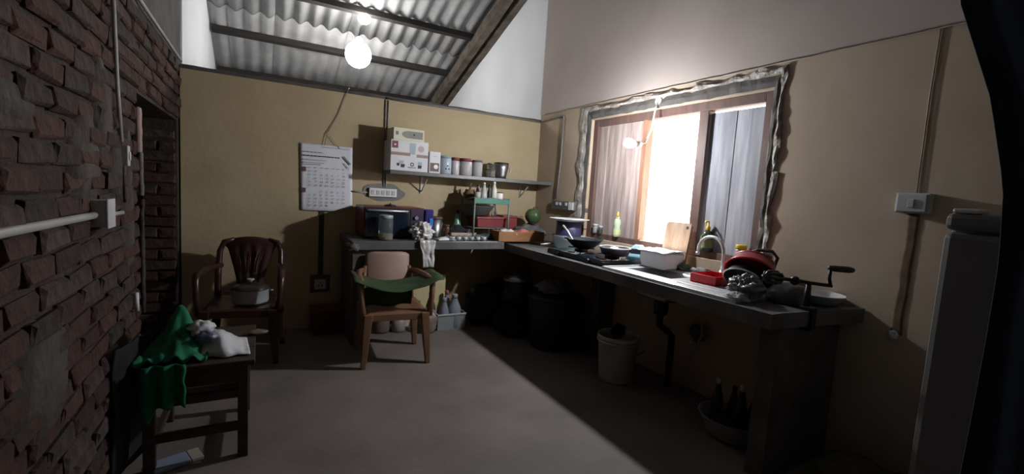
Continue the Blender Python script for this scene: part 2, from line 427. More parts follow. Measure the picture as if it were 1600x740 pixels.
leaf(WY0 + .068, 2.242, 4, leaf_g, WZ1 - .085, 'closed right shutter of grey weathered boards with a slit of light above')
# ragged broken plaster round the window : a raised lip and a rough reveal
def ragged(name, inner, outer, xa, xb, amp, seed, material):
    # inner/outer = (y0,y1,z0,z1) ; strip on left, top and right sides
    pts = []
    def walk(r, n):
        y0, y1, z0, z1 = r; L = []
        for k in range(n + 1): L.append((y1, z0 + (z1 - z0) * k / n))
        for k in range(1, n + 1): L.append((y1 + (y0 - y1) * k / n, z1))
        for k in range(1, n + 1): L.append((y0, z1 + (z0 - z1) * k / n))
        return L
    n = 34
    A = walk(inner, n); B = walk(outer, n); v = []
    for i, ((ya, za), (yb, zb)) in enumerate(zip(A, B)):
        q = amp * (noise.noise(Vector((yb * 7, zb * 7, seed))) + .6 * noise.noise(Vector((yb * 19, zb * 19, seed))))
        d = Vector((yb - ya, zb - za)); d = d.normalized() if d.length > 0 else d
        q2 = amp * .35 * noise.noise(Vector((ya * 11, za * 11, seed + 5)))
        a = Vector((ya, za)) + d * q2; b = Vector((yb, zb)) + d * q; mdl = a.lerp(b, .5)
        bump_ = .012 * noise.noise(Vector((yb * 12, zb * 12, seed + 2)))
        v += [(xb, a.x, a.y), (xa + bump_, a.x, a.y), (xa - .004 + bump_, mdl.x, mdl.y), (xa + .002, b.x, b.y), (xb, b.x, b.y)]
    f = []
    for i in range(len(A) - 1):
        for k in range(4): f.append((i * 5 + k, i * 5 + k + 1, i * 5 + 6 + k, i * 5 + 5 + k))
    return MB().add(v, f, False).build(name, material)
struct(ragged('trim_1', (WY0 - .005, WY1 + .005, .90, WZ1 + .01), (WY0 - .045, WY1 + .085, .90, WZ1 + .085), XR - .006, XR + .03, .035, 2, rough_cem))
struct(ragged('trim_2', (WY0 - .045, WY1 + .06, .90, WZ1 + .085), (WY0 - .07, WY1 + .16, .90, WZ1 + .125), XR - .012, XR + .01, .05, 6, chip_m))
# thin joint line along the wall at lintel height
struct(MB().tube([(XR - .008, 4.35 - .1 * k, 2.238 + .006 * n3(k * .7, 1)) for k in range(46)], .005, 5).build('trim_3', mat('beige_groove', (.30, .24, .20), (.24, .19, .155), rough=.9)))

# ---------------------------------------------------------------- counter
ct = thing('concrete_counter', 'L-shaped grey cement counter along back wall and under the window', 'counter')
box(.66, 2.06, 3.81, YB - .003, ZC - .075, ZC).build('back_slab', counter_m, ct, bevel=.006)
mb = MB(); XE = XR - .003
mb.box(XF, XE, 2.40, YB - .003, ZW - .075, ZW); mb.box(XF, XE, 1.21, 1.97, ZW - .075, ZW)
mb.box(XF, 2.285, 1.97, 2.40, ZW - .075, ZW); mb.box(2.585, XE, 1.97, 2.40, ZW - .075, ZW)
mb.add([Vector(p) for p in ((XF + .1, 1.21, ZW - .075), (XE, 1.21, ZW - .075), (XE, 1.13, ZW - .075), (XF + .1, 1.21, ZW), (XE, 1.21, ZW), (XE, 1.13, ZW))], [(0, 1, 2), (3, 5, 4), (0, 2, 5, 3), (2, 1, 4, 5)])
mb.build('window_slab', counter_m, ct)
def rough_block(x0, x1, y0, y1, z0, z1, seed, amp=.012, nu=10, nz=14):
    mb = MB()
    def side(p, q):
        def fn(u, v):
            x = p[0] + (q[0] - p[0]) * u; y = p[1] + (q[1] - p[1]) * u; z = z0 + (z1 - z0) * v
            k = amp * n3(x * 6, y * 6, z * 6 + seed); return (x + k, y + k, z)
        mb.sheet(nu, nz, fn)
    a, b, c, d = (x0, y0), (x1, y0), (x1, y1), (x0, y1)
    side(a, b); side(b, c); side(c, d); side(d, a)
    return mb
rough_block(2.19, XR - .02, 1.225, 1.315, 0, ZW - .07, 1).build('support_wall', rough_cem, ct)
rough_block(.68, .78, 3.86, YB - .02, 0, ZC - .07, 4).build('support_wall', rough_cem, ct)
rough_block(2.60, XR - .02, 3.02, 3.12, 0, ZW - .07, 7).build('support_wall', rough_cem, ct)
MB().lump((.67, 3.84, ZC - .05), (.06, .05, .045), 3, .4, 3).build('broken_corner', rough_cem, ct)

# ---------------------------------------------------------------- sink, drain, tap
sk = thing('kitchen_sink', 'stainless steel sink with drainboard set into the counter below the window', 'sink')
SX0, SX1, SY0, SY1 = 2.12, 2.72, 1.42, 2.46
BX0, BX1, BY0, BY1 = 2.29, 2.58, 1.99, 2.38
mb = MB(); z0, z1 = ZW + .001, ZW + .009
mb.box(SX0, SX1, BY1, SY1, z0, z1); mb.box(SX0, SX1, SY0, BY0, z0, z1); mb.box(SX0, BX0, BY0, BY1, z0, z1); mb.box(BX1, SX1, BY0, BY1, z0, z1)
mb.build('rim', steel, sk)
mb = MB(); mb.box(SX0, SX1, SY0, SY0 + .02, z1, z1 + .008); mb.box(SX0, SX0 + .018, SY0, SY1, z1, z1 + .008); mb.box(SX1 - .018, SX1, SY0, SY1, z1, z1 + .008); mb.box(SX0, SX1, SY1 - .02, SY1, z1, z1 + .008)
mb.build('raised_edge', steel, sk, bevel=.003)
for k in range(5): box(2.24 + k * .08, 2.265 + k * .08, 1.5, 1.9, z1 - .001, z1 + .004).build('drain_ridge', steel, sk, bevel=.002)
def bowl_ring(t):  # t 0 top .. 1 bottom
    pts = []
    n = 32; cx, cy = (BX0 + BX1) / 2, (BY0 + BY1) / 2; a, b = (BX1 - BX0) / 2, (BY1 - BY0) / 2
    s_ = 1 - .22 * t ** 2.2 - (.35 if t >= 1 else 0)
    for k in range(n):
        an = 2 * PI * k / n; e = .03 + .32 * min(1, t * 1.6)
        c, s = math.cos(an), math.sin(an)
        pts.append((cx + a * s_ * math.copysign(abs(c) ** e, c), cy + b * s_ * math.copysign(abs(s) ** e, s), ZW + .004 - .17 * min(t, .985) ** .9))
    return pts
ts = (0, .2, .4, .6, .8, .93, .98, 1.0); v = []
for t in ts: v += bowl_ring(t)
f = []
for i in range(len(ts) - 1):
    for k in range(32): f.append((i * 32 + k, i * 32 + (k + 1) % 32, i * 32 + 32 + (k + 1) % 32, i * 32 + 32 + k))
f.append(tuple((len(ts) - 1) * 32 + k for k in range(32)))
MB().add(v, f, True).build('bowl', steel_d, sk, solid=.003)
MB().lathe([(.035, 0), (.035, .004), (.02, .006)], (2.445, 2.185, ZW - .168)).build('plughole', steel, sk)
MB().tube([(2.445, 2.185, ZW - .17), (2.445, 2.185, .62), (2.45, 2.19, .60), (2.46, 2.2, .5), (2.55, 2.2, .44), (2.60, 2.2, .40), (2.60, 2.2, .03)], .024, 10).build('drain_pipe', black_p, sk)
MB().lathe([(.045, 0), (.05, .05), (.045, .12)], (2.445, 2.185, .58)).build('bottle_trap', black_p, sk)
tp = thing('tap', 'tall curved chrome gooseneck tap behind the sink', 'tap', (2.66, 1.90, ZW + .009))
MB().lathe([(.028, 0), (.026, .01), (.017, .02), (.015, .06)], n=20).build('base', steel, tp)
pts = [(0, 0, .05), (0, 0, .17)] + [(-.03 * 0, .10 - .10 * math.cos(a), .17 + .10 * math.sin(a)) for a in [PI * k / 10 for k in range(1, 10)]] + [(0, .20, .15)]
MB().tube(pts, .011, 10).build('spout', steel, tp)
MB().lathe([(.014, 0), (.014, .02)], (0, .20, .135), n=14).build('aerator', steel, tp)
MB().tube([(0, -.012, .05), (-.012, -.05, .07), (-.015, -.075, .08)], .007, 8).build('handle', steel, tp)
vl = thing('stop_valve', 'dark stop valve with pale hose on wall under the sink', 'valve', (2.72, 2.08, .40))
MB().lathe([(.02, 0), (.02, .06)], M=Matrix.Rotation(-PI / 2, 4, 'Y'), c=(.055, 0, 0)).build('body', steel_d, vl)
MB().lathe([(.05, -.01), (.055, 0), (.05, .01)], (-.02, 0, .06), M=Matrix.Rotation(PI / 2, 4, 'Y')).build('wheel', black_p, vl)
MB().tube([(-.02, -.04, .12), (-.03, -.06, .06), (-.03, -.04, -.02), (-.02, 0, -.10), (0, .05, -.15)], .007, 8).build('hose', pvc, vl)
MB().lathe([(.015, 0), (.018, .02), (.015, .04)], (-.03, .02, -.04)).build('outlet', steel, vl)

# ---------------------------------------------------------------- generic vessels
def vessel(name, label, cat, loc, parts, rz=0., group=None):
    t = thing(name, label, cat, loc, rz, group)
    for nm, prof, mt_ in parts: MB().lathe(prof, n=24).build(nm, mt_, t)
    return t
def jar(name, label, x, y, z, r, h, body, lid, fill=None, fill_h=.6, group=None, lid_h=.02, cat='jar'):
    parts = [('body', [(r * .94, 0), (r, .006), (r, h - lid_h - .012), (r * .9, h - lid_h)], body),
             ('lid', [(r * .96, h - lid_h), (r * .98, h - .004), (r * .9, h)], lid)]
    t = vessel(name, label, cat, (x, y, z), parts, group=group)
    if fill: MB().lathe([(r * .90, .008), (r * .92, fill_h * h)], n=20).build('contents', fill, t)
    return t
def bottle(name, label, x, y, z, r, h, body, cap_, neck=.35, group=None, band=None):
    t = thing(name, label, 'bottle', (x, y, z), 0, group)
    hb = h * (1 - neck)
    MB().lathe([(r * .9, 0), (r, .008), (r, hb * .85), (r * .85, hb), (r * .4, h * .86), (r * .35, h * .9)], n=20).build('body', body, t)
    MB().lathe([(r * .42, h * .885), (r * .42, h * .985), (r * .36, h)], n=16).build('cap', cap_, t)
    if band: MB().lathe([(r * 1.015, hb * .2), (r * 1.015, hb * .7)], n=20, cap0=False, cap1=False).build('label_band', band, t)
    return t

# ---------------------------------------------------------------- wall shelf and what stands on it
SZ = 1.493
sh = thing('wall_shelf', 'long grey concrete wall shelf on thin brackets above the counter', 'shelf')
box(1.03, XR - .002, 4.14, YB - .001, SZ - .035, SZ).build('slab', counter_m, sh, bevel=.003)
for xx in (1.42, 2.56):
    mb = MB(); mb.box(xx - .01, xx + .01, YB - .012, YB - .001, SZ - .20, SZ - .036); mb.tube([(xx, YB - .012, SZ - .185), (xx, 4.25, SZ - .042)], .006, 6)
    mb.build('bracket', dull_white, sh)
def carton_box(name, label, x0, x1, y0, y1, z0, z1, m_, rz=0):
    t = thing(name, label, 'box', ((x0 + x1) / 2, (y0 + y1) / 2, z0), rz)
    a, b, h = (x1 - x0) / 2, (y1 - y0) / 2, z1 - z0
    box(-a, a, -b, b, 0, h).build('carton', m_, t, bevel=.003)
    return t, a, b, h
t, a, b, h = carton_box('appliance_carton', 'large white appliance carton with brown band at shelf end', 1.035, 1.385, 4.17, 4.43, SZ, SZ + .275, carton)
yf = -b - .0012
box(-a + .01, -a + .065, yf, yf + .001, h - .075, h - .012).build('logo_patch', mat('maroon_print', (.22, .06, .06), (.20, .05, .05), rough=.6), t)
box(-a + .03, -a + .047, yf - .001, yf, h - .05, h - .038).build('logo_mark', white_p, t)
box(-a + .002, -a + .18, yf, yf + .001, h * .50, h * .60).build('band', carton_b, t); box(a - .11, a - .002, yf, yf + .001, h * .47, h * .57).build('band', carton_b, t)
pr = mat('grey_blue_print', (.36, .42, .46), (.30, .36, .40), rough=.6)
MB().prism([(.0, .56), (.05, .56), (.055, .93), (-.005, .93)], 0, .001, M=Matrix.Translation((0, yf + .001, 0)) @ Matrix.Rotation(PI / 2, 4, 'X') @ Matrix.Diagonal((1, h, 1, 1))).build('jug_picture', pr, t)
MB().lathe([(.03, 0), (.03, .001)], M=Matrix.Rotation(PI / 2, 4, 'X'), c=(.105, yf + .001, h * .76)).build('round_picture', mat('pink_print', (.46, .36, .38), (.42, .33, .35)), t)
mb = MB()
for xx in (-.06, .10):
    mb.prism([(xx - .02, .03), (xx + .014, .03), (xx + .018, .06), (xx - .02, .06)], 0, .001, M=Matrix.Translation((0, yf + .001, 0)) @ Matrix.Rotation(PI / 2, 4, 'X'))
mb.box(-.015, .06, yf, yf + .001, .03, .036)
mb.lathe([(.018, 0), (.018, .001)], M=Matrix.Rotation(PI / 2, 4, 'X'), c=(.025, yf + .001, .062), n=16)
mb.lathe([(.014, 0), (.014, .001)], M=Matrix.Rotation(PI / 2, 4, 'X'), c=(-.105, yf + .001, .055), n=16)
mb.build('printed_pictures', ink, t)
MB().lathe([(.009, 0), (.009, .001)], M=Matrix.Rotation(PI / 2, 4, 'X'), c=(.025, yf, .062), n=12).build('picture_centre', white_p, t)
for xx, w_ in ((-.075, .04), (.10, .038)): box(xx - w_ / 2, xx + w_ / 2, yf, yf + .001, .062, .09).build('cup_outline', pr, t)
t, a, b, h = carton_box('small_carton', 'cream slim carton lying on top of the large white carton', 1.055, 1.345, 4.19, 4.41, SZ + .276, SZ + .386, label_c, R(2))
yf = -b - .0012
MB().lathe([(.045, 0), (.045, .001)], M=Matrix.Rotation(PI / 2, 4, 'X') @ Matrix.Diagonal((1.5, .75, 1, 1)), c=(.0, yf + .001, h * .5)).build('printed_picture', mat('dark_cream_print', (.25, .25, .22), (.20, .20, .18)), t)
box(.03, .13, yf, yf + .001, h * .2, h * .8).build('printed_picture', mat('dark_cream_print', (0, 0, 0)), t)
box(-.125, -.10, yf, yf + .001, h * .4, h * .7).build('printed_mark', greyteal, t)
mb = MB(); mb.box(.04, .055, yf - .001, yf, h * .45, h * .6); mb.build('printed_spot', ink, t)
t, a, b, h = carton_box('coffee_carton', 'narrow white carton with brown cup picture beside the large carton', 1.405, 1.512, 4.18, 4.28, SZ, SZ + .20, carton)
yf = -b - .0012
box(-a + .008, a - .012, yf, yf + .001, .015, .095).build('brown_panel', mat('coffee_print', (.14, .09, .075), (.12, .075, .06)), t)
MB().lathe([(.021, 0), (.021, .001)], M=Matrix.Rotation(PI / 2, 4, 'X'), c=(.01, yf, .06), n=18).build('cup_picture', white_p, t)
mb = MB(); mb.box(-.02, .02, yf, yf + .001, .155, .16); mb.build('printed_line', ink_pale, t)
GS = 'jars and containers on the wall shelf'
t = jar('storage_container', 'translucent bluish container with dark spots beside the narrow white carton', 1.582, 4.24, SZ, .062, .175, mat('bluish_tub', (.46, .52, .58), (.38, .44, .52), rough=.3, trans=.2), mat('blue_lid', (.22, .33, .38)), None, group=GS, cat='container')
mb = MB()
for a_, z_ in ((-1.5, .08), (-1.25, .05), (-1.75, .05)):
    mb.lathe([(.008, 0), (.008, .002)], M=Matrix.Rotation(a_ , 4, 'Z') @ Matrix.Translation((.0615, 0, z_)) @ Matrix.Rotation(PI / 2, 4, 'Y'), n=12)
mb.build('printed_spots', ink, t)
tub = mat('milky_tub', (.56, .54, .55), (.48, .46, .47), rough=.3, trans=.2)
jar('storage_jar', 'slim pale jar with maroon lid and pink contents on shelf', 1.692, 4.25, SZ, .042, .170, tub, mat('maroon_lid', (.16, .04, .045)), pink_p, .8, group=GS, lid_h=.03)
jar('storage_jar', 'widest pale jar with maroon lid half full of grain on shelf', 1.803, 4.25, SZ, .066, .170, mat('clear_tub', (.62, .6, .6), (.55, .53, .53), rough=.2, trans=.45, ior=1.2), mat('maroon_lid', (0, 0, 0)), grain, .45, group=GS, lid_h=.03)
jar('storage_jar', 'pale jar with dark band between grain jar and small glass jar', 1.928, 4.25, SZ, .056, .165, mat('clear_tub', (0, 0, 0)), mat('violet_lid', (.13, .10, .13)), brown_food, .55, group=GS)
jar('spice_jar', 'small squat jar half full with dark lid near steel mug', 2.035, 4.22, SZ, .026, .085, clear, black_p, brown_food, .6, group=GS, lid_h=.012)
jar('glass_jar', 'taller clear glass jar standing left of the steel mug', 2.095, 4.26, SZ, .044, .15, clear, mat('bronze_lid', (.2, .17, .12), metal=.6, rough=.4), grain, .5, group=GS, lid_h=.015)
t = thing('steel_mug', 'dark steel blender mug with side handle at right end of shelf jars', 'mug', (2.205, 4.25, SZ), 0)
MB().lathe([(.055, 0), (.058, .03), (.072, .10), (.078, .155), (.074, .155), (.05, .03)], n=26, cap1=False).build('body', steel_d, t)
MB().lathe([(.078, 0), (.08, .006), (.06, .012)], (0, 0, .153), n=26).build('lid', black_p, t)
MB().tube([(.07, 0, .13), (.105, 0, .125), (.11, 0, .08), (.09, 0, .045), (.06, 0, .04)], .009, 8).build('handle', taupe, t)

# ---------------------------------------------------------------- back counter things
mw = thing('microwave_oven', 'maroon oven with dark glass door on the back counter', 'oven', (1.055, 4.2, ZC))
mb = MB(); mb.box(-.27, .27, -.19, .19, .012, .275); mb.build('body', maroon, mw, bevel=.008)
dr = box(-.262, .13, -.205, -.191, .02, .268).build('door', black_p, mw, bevel=.004)
box(-.24, .11, -.2075, -.2055, .04, .225).build('door_glass', glass_d, dr)
MB().tube([(-.24, -.206, .245), (-.24, -.225, .245), (.105, -.225, .245), (.105, -.206, .245)], .009, 8).build('handle', steel, dr)
box(.135, .265, -.203, -.191, .02, .268).build('control_panel', mat('violet_panel', (.05, .03, .07), (.04, .025, .055), rough=.35), mw, bevel=.003)
for z in (.19, .13, .07): MB().lathe([(.02, 0), (.017, .018)], M=Matrix.Rotation(PI / 2, 4, 'X'), c=(.185, -.203, z), n=16).build('knob', steel_d, mw)
for xx in (-.24, .24):
    for yy in (-.16, .16): MB().lathe([(.012, 0), (.014, .012)], (xx, yy, 0), n=10).build('foot', black_p, mw)
MB().lathe([(.055, 0), (.06, .006), (.03, .016), (.008, .018), (.008, .028)], (.0, .0, .276), n=20).build('pan_lid_knob', black_p, mw)
jar('glass_jar', 'large clear glass jar with pale contents in front of the oven', .945, 3.885, ZC, .060, .215, clear, mat('greenish_lid', (.3, .36, .33), rough=.4), grain, .28, lid_h=.03)
# crumpled bag with hanging tail
bagm = mat('crumpled_clear_bag', (.62, .60, .58), (.28, .26, .25), rough=.3, scale=14, bump=.6, bscale=18, spec=.8)
t = thing('plastic_bag', 'crumpled clear plastic bag on counter with tail hanging over the edge', 'bag', (1.28, 3.86, ZC))
MB().lump((-.01, .04, .07), (.10, .062, .085), 5, .35, 2.0, 56, 36, flat=.002, crease=.45).build('bundle', bagm, t)
def tail(u, v):
    if v < .3: y = -.005 - .06 * v / .3; z = .01
    else: y = -.066 - .006 * n3(u * 9, v * 4); z = .008 - .235 * (v - .3) / .7
    wdt = .15 - .05 * v + .02 * n3(v * 4, 2)
    return ((u - .5) * wdt + .02 * v + .015 * n3(v * 3, 8), y + .018 * n3(u * 8, v * 5, 3) - .015, z + .004 * n3(u * 9, v * 9))
MB().sheet(12, 20, tail).build('tail', bagm, t, solid=.002)
t = thing('wrapped_packet', 'blue and violet snack packet leaning behind the plastic bag', 'packet', (1.362, 4.0, ZC))
box(-.045, .04, -.02, .02, 0, .27, taper=.9).build('wrapper', blue_p, t, bevel=.012, sub=0)
box(-.0, .032, -.026, -.020, .12, .19).build('print', sky_p, t)
t = vessel('steel_canister', 'tapered steel canister with brown lid behind the plastic bag', 'canister', (1.475, 4.15, ZC), [('body', [(.052, 0), (.055, .02), (.068, .175)], steel_d), ('lid', [(.07, .175), (.071, .19), (.06, .198)], mat('brown_lid', (.10, .05, .04)))])
jar('spice_jar', 'small brown glass jar right of the steel canister', 1.583, 4.12, ZC, .031, .125, amber, mat('brown_lid', (0, 0, 0)))
t = thing('cardboard_tray', 'shallow beige cardboard tray lying behind the egg tray', 'tray', (1.735, 4.13, ZC))
mb = MB(); mb.box(-.13, .13, -.09, .09, 0, .006); mb.box(-.13, .13, -.09, -.084, .006, .055); mb.box(-.13, .13, .084, .09, .006, .055); mb.box(-.13, -.124, -.084, .084, .006, .055); mb.box(.124, .13, -.084, .084, .006, .055)
mb.build('tray', taupe, t); MB().tube([(.13, 0, .04), (.133, .03, .05)], .004, 5).build('flap', taupe, t)
tag(MB().lump((1.69, 4.13, ZC + .065), (.095, .06, .055), 9, .4, 2, flat=ZC + .008).build('black_bag', black_c), 'small black bag bundled in the beige cardboard tray', 'bag')
bottle('cleaning_bottle', 'green bottle with dark nozzle standing behind the black bag', 1.765, 4.31, ZC, .042, .26, mat('green_bottle', (.16, .34, .22), (.12, .28, .17), rough=.25, trans=.3), black_p, .5)
jar('drinking_glass', 'short clear glass standing in the beige cardboard tray', 1.805, 4.09, ZC + .007, .028, .085, clear, clear, None, cat='glass', lid_h=.005)
def pap(u, v):
    x = (u - .5) * .17; y = (v - .5) * .10
    return (1.485 + x, 3.875 + y, ZC + .006 + .026 * max(0, 1 - (2 * u - 1) ** 2) * (1 - (2 * v - 1) ** 2) ** .5 + .006 * abs(n3(u * 7, v * 7, 3)))
tag(MB().sheet(14, 10, pap).build('crumpled_paper', white_p, solid=.004), 'flat crumpled white paper left of the egg tray', 'paper')
# egg tray
t = thing('egg_tray', 'clear moulded plastic egg tray near the counter edge', 'tray', (1.69, 3.885, ZC))
def egg(u, v):
    x = (u - .5) * .38; y = (v - .5) * .125
    return (x, y, .026 + .020 * math.cos(2 * PI * u * 6 + PI * 1) * math.cos(2 * PI * v * 2 + 0) + .003)
MB().sheet(48, 16, egg).build('cup_sheet', clear, t, solid=.002)
mb = MB()
for k in range(6): mb.lathe([(.010, .002), (.022, .016), (.026, .042), (.024, .042)], (-.158 + k * .0635, -.048, 0), n=14, cap1=False)
mb.build('cups', mat('cloudy_plastic', (.56, .58, .58), (.48, .5, .5), rough=.2, trans=.3), t)
mb = MB()
mb.tube([(-.19, -.0625, .045), (-.03, -.0625, .047), (.0, -.05, .075), (.06, -.05, .06), (.19, -.0625, .045)], .003, 6); mb.build('lid_rim', clear, t)
# rack
rk = thing('two_tier_rack', 'grey metal rack with teal top tray at right of back counter', 'rack', (2.02, 4.16, ZC))
for xx, yy, hh in ((-.19, -.12, .405), (.19, -.12, .405), (-.19, .19, .37), (.19, .19, .37)): MB().tube([(xx, yy, 0), (xx, yy, hh)], .010, 8).build('leg', greyteal, rk)
def tr(u, v):
    x = (u - .5) * .37; y = -.115 + .30 * v
    e = max(abs(2 * u - 1) ** 6, abs(2 * v - 1) ** 6)
    return (x, y, .365 + .035 * e - .012 * math.sin(u * 9) * (1 - v) * .5)
MB().sheet(24, 14, tr).build('top_tray', teal, rk, solid=.005)
box(-.185, .185, -.128, -.122, .345, .398).build('tray_front', teal, rk, bevel=.002)
mb = MB(); mb.tube([(-.19, -.12, .40), (-.19, .19, .37)], .008, 6); mb.tube([(.19, -.12, .40), (.19, .19, .37)], .008, 6); mb.build('side_rail', greyteal, rk)
box(-.18, .18, -.11, .18, .10, .106).build('lower_tray', greyteal, rk)
# standing on the rack tray
TZ = ZC + .372
t = vessel('brown_pot', 'round brown clay pot with upright stick on left end of rack', 'pot', (1.86, 4.24, TZ + .004), [('body', [(.03, 0), (.055, .03), (.06, .06), (.045, .095), (.048, .10)], mat('brown_clay', (.16, .10, .055), (.11, .07, .04), rough=.7))])
MB().tube([(0, 0, .06), (.01, .01, .17)], .010, 7).build('stick', mat('brown_clay', (0, 0, 0)), t)
GR = 'bottles and cups on the rack'
vessel('grey_cup', 'grey cup at the front left corner of the teal rack tray', 'cup', (1.878, 4.09, TZ + .004), [('body', [(.026, 0), (.034, .08), (.030, .08), (.024, .01)], mat('grey_cup', (.36, .35, .33)))], group=GR)
bottle('sauce_bottle', 'short brown-capped bottle behind grey cup on rack', 1.935, 4.2, TZ, .026, .16, mat('smoky_bottle', (.25, .22, .2), rough=.2), mat('brown_lid', (0, 0, 0)), .3, GR)
bottle('sauce_bottle', 'grey bottle with tall silver cap on the teal rack', 1.945, 4.09, TZ, .034, .18, mat('pale_bottle', (.40, .41, .40), (.3, .3, .3), rough=.2), steel, .55, GR)
bottle('sauce_bottle', 'black sauce bottle in the middle of the teal rack', 2.01, 4.1, TZ, .022, .165, black_p, black_p, .45, GR)
bottle('sauce_bottle', 'pale bottle with white cap right of the black sauce bottle', 2.062, 4.1, TZ, .032, .195, mat('milky_bottle', (.52, .50, .44), (.44, .42, .36), rough=.25), white_p, .4, GR)
vessel('white_cup', 'white enamel cup with dark rim at right of rack', 'cup', (2.125, 4.1, TZ), [('body', [(.036, 0), (.034, .085)], mat('white_enamel', (.70, .69, .66))), ('rim', [(.036, .085), (.036, .094), (.03, .094)], black_p)], group=GR)
# below the top tray
t = vessel('grey_basin', 'wide dark grey basin resting on red crate under rack top', 'basin', (1.93, 4.22, ZC + .215), [('body', [(.09, 0), (.13, .02), (.18, .10), (.186, .105), (.178, .105), (.12, .02)], mat('dark_grey_plastic', (.10, .105, .10), (.07, .075, .07), rough=.5))])
t = thing('red_crate', 'dark red plastic crate inside the metal rack', 'crate', (2.06, 4.21, ZC + .107))
mb = MB(); mb.box(-.17, .17, -.12, .14, 0, .10, taper=.93); mb.build('body', red_d, t, bevel=.006)
mb = MB(); mb.box(-.178, .178, -.128, .148, .085, .105); mb.build('rim', red_d, t, bevel=.004)
t = thing('red_box', 'dark red lidded box behind the rack leg near wall', 'box', (2.33, 4.31, ZC))
box(-.085, .085, -.10, .10, 0, .20).build('body', red_d, t, bevel=.008); box(-.09, .09, -.105, .105, .20, .225).build('lid', red_d, t, bevel=.006)
bottle('spray_bottle', 'clear spray bottle with dark nozzle behind the red crate', 2.19, 4.33, ZC + .107, .032, .25, clear, black_p, .4)
mb = MB(); mb.sheet(8, 6, lambda u, v: (1.87 + .22 * u, 4.02 - .06 * (1 - v) + .0 * u, ZC + .012 + .085 * v * u + .01 * n3(u * 6, v * 6)))
tag(mb.build('foil_wrapper', mat('silver_foil', (.66, .66, .65), (.5, .5, .5), rough=.3, metal=.7, bump=.5, bscale=30), solid=.003), 'creased silver foil wrapper standing at the rack front', 'wrapper')
tag(MB().lump((1.96, 3.99, ZC + .025), (.11, .05, .03), 4, .4, 2, flat=ZC + .002).build('dark_cloth', mat('dark_green_rag', (.03, .05, .045), rough=.9)), 'dark green rag bundled before the metal rack', 'cloth')
t = thing('wooden_box', 'orange-brown open wooden box at the inner counter corner', 'box', (2.245, 3.885, ZC + .001), R(-2))
mb = MB(); mb.box(-.25, .25, -.09, .10, 0, .012); mb.build('bottom', wood_o, t)
for a_ in ((-.25, .25, -.09, -.075, .012, .095), (-.25, .25, .085, .10, .012, .095), (-.25, -.235, -.075, .085, .012, .095), (.235, .25, -.075, .085, .012, .095)): box(*a_).build('side', wood_o, t, bevel=.002)
MB().lathe([(.008, 0), (.006, .004)], M=Matrix.Rotation(PI / 2, 4, 'X'), c=(-.06, -.09, .07), n=10).build('stud', pvc, t)
tag(MB().lump((2.30, 3.88, ZC + .085), (.06, .045, .03), 12, .3, 2).build('pink_sponge', mat('pink_sponge', (.50, .15, .14), (.42, .12, .11), rough=.95)), 'pink sponge sticking out of the wooden box', 'sponge')
tag(MB().lump((2.12, 3.89, ZC + .07), (.08, .05, .04), 13, .4, 2).build('paper_scrap', dull_white), 'crumpled pale paper inside the wooden box', 'paper')
tag(MB().lump((2.55, 4.14, ZC + .06), (.18, .10, .085), 15, .45, 2.2, 28, 18, flat=ZC + .001).build('grey_cloth', mat('grey_rag', (.13, .125, .13), (.08, .075, .08), rough=.95, scale=12)), 'grey rag bundle under the green gourd in the corner', 'cloth')
t = thing('green_gourd', 'round ribbed green gourd on the grey rag bundle', 'gourd', (2.56, 4.13, ZC + .235))
def gourd_prof(mb):
    v = []; f = []; nu, nv = 36, 16
    for j in range(nv + 1):
        th = PI * j / nv
        for i in range(nu):
            ph = 2 * PI * i / nu; q = 1 - .07 * abs(math.cos(ph * 3)) ** 6
            v.append((.088 * q * math.sin(th) * math.cos(ph), .088 * q * math.sin(th) * math.sin(ph), .085 * math.cos(th) - .012 * math.exp(-(th / .3) ** 2)))
    for j in range(nv):
        for i in range(nu): f.append((j * nu + i, (j + 1) * nu + i, (j + 1) * nu + (i + 1) % nu, j * nu + (i + 1) % nu))
    return mb.add(v, f, True)
gourd_prof(MB()).build('fruit', gourd_m, t)
MB().tube([(0, 0, .07), (.005, 0, .095), (.03, 0, .105), (.05, -.01, .085)], [.008, .007, .005, .004], 7).build('stalk', mat('dry_stalk', (.08, .09, .04)), t)
t = thing('cooking_ladle', 'steel ladle handle lying at counter corner behind pots', 'ladle', (2.42, 3.55, ZC + .012))
MB().tube([(-.15, -.05, 0), (.02, .0, .005), (.12, .03, .012)], .008, 8).build('handle', steel_d, t); MB().lathe([(.0, -.012), (.02, -.008), (.034, .012)], (.15, .04, .008), cap1=False).build('cup', steel_d, t)

# ---------------------------------------------------------------- stove and cookware
st = thing('gas_stove', 'low two-burner black glass gas stove on counter under the left shutter', 'stove', (2.36, 2.86, ZW))
box(-.20, .23, -.36, .36, .006, .036).build('body', black_p, st, bevel=.006); box(-.195, .225, -.355, .355, .036, .042).build('glass_top', glass_d, st)
for yy in (-.20, .19):
    bu = MB().lathe([(.05, .042), (.05, .052), (.035, .058)], (.03, yy, 0), n=20).build('burner', black_i, st)
    mb = MB()
    for k in range(4):
        a_ = k * PI / 2 + PI / 4; mb.tube([(.03 + .05 * math.cos(a_), yy + .05 * math.sin(a_), .043), (.03 + .055 * math.cos(a_), yy + .055 * math.sin(a_), .064), (.03 + .11 * math.cos(a_), yy + .11 * math.sin(a_), .064)], .005, 6)
    mb.build('pan_support', black_i, bu)
for yy in (-.2, .19): MB().lathe([(.018, 0), (.015, .02)], M=Matrix.Rotation(-PI / 2, 4, 'Y'), c=(-.2, yy, .02), n=14).build('knob', black_p, st)
for yy in (-.33, .33):
    for xx in (-.17, .2): MB().lathe([(.012, 0), (.012, .006)], (xx, yy, 0), n=8).build('foot', black_p, st)
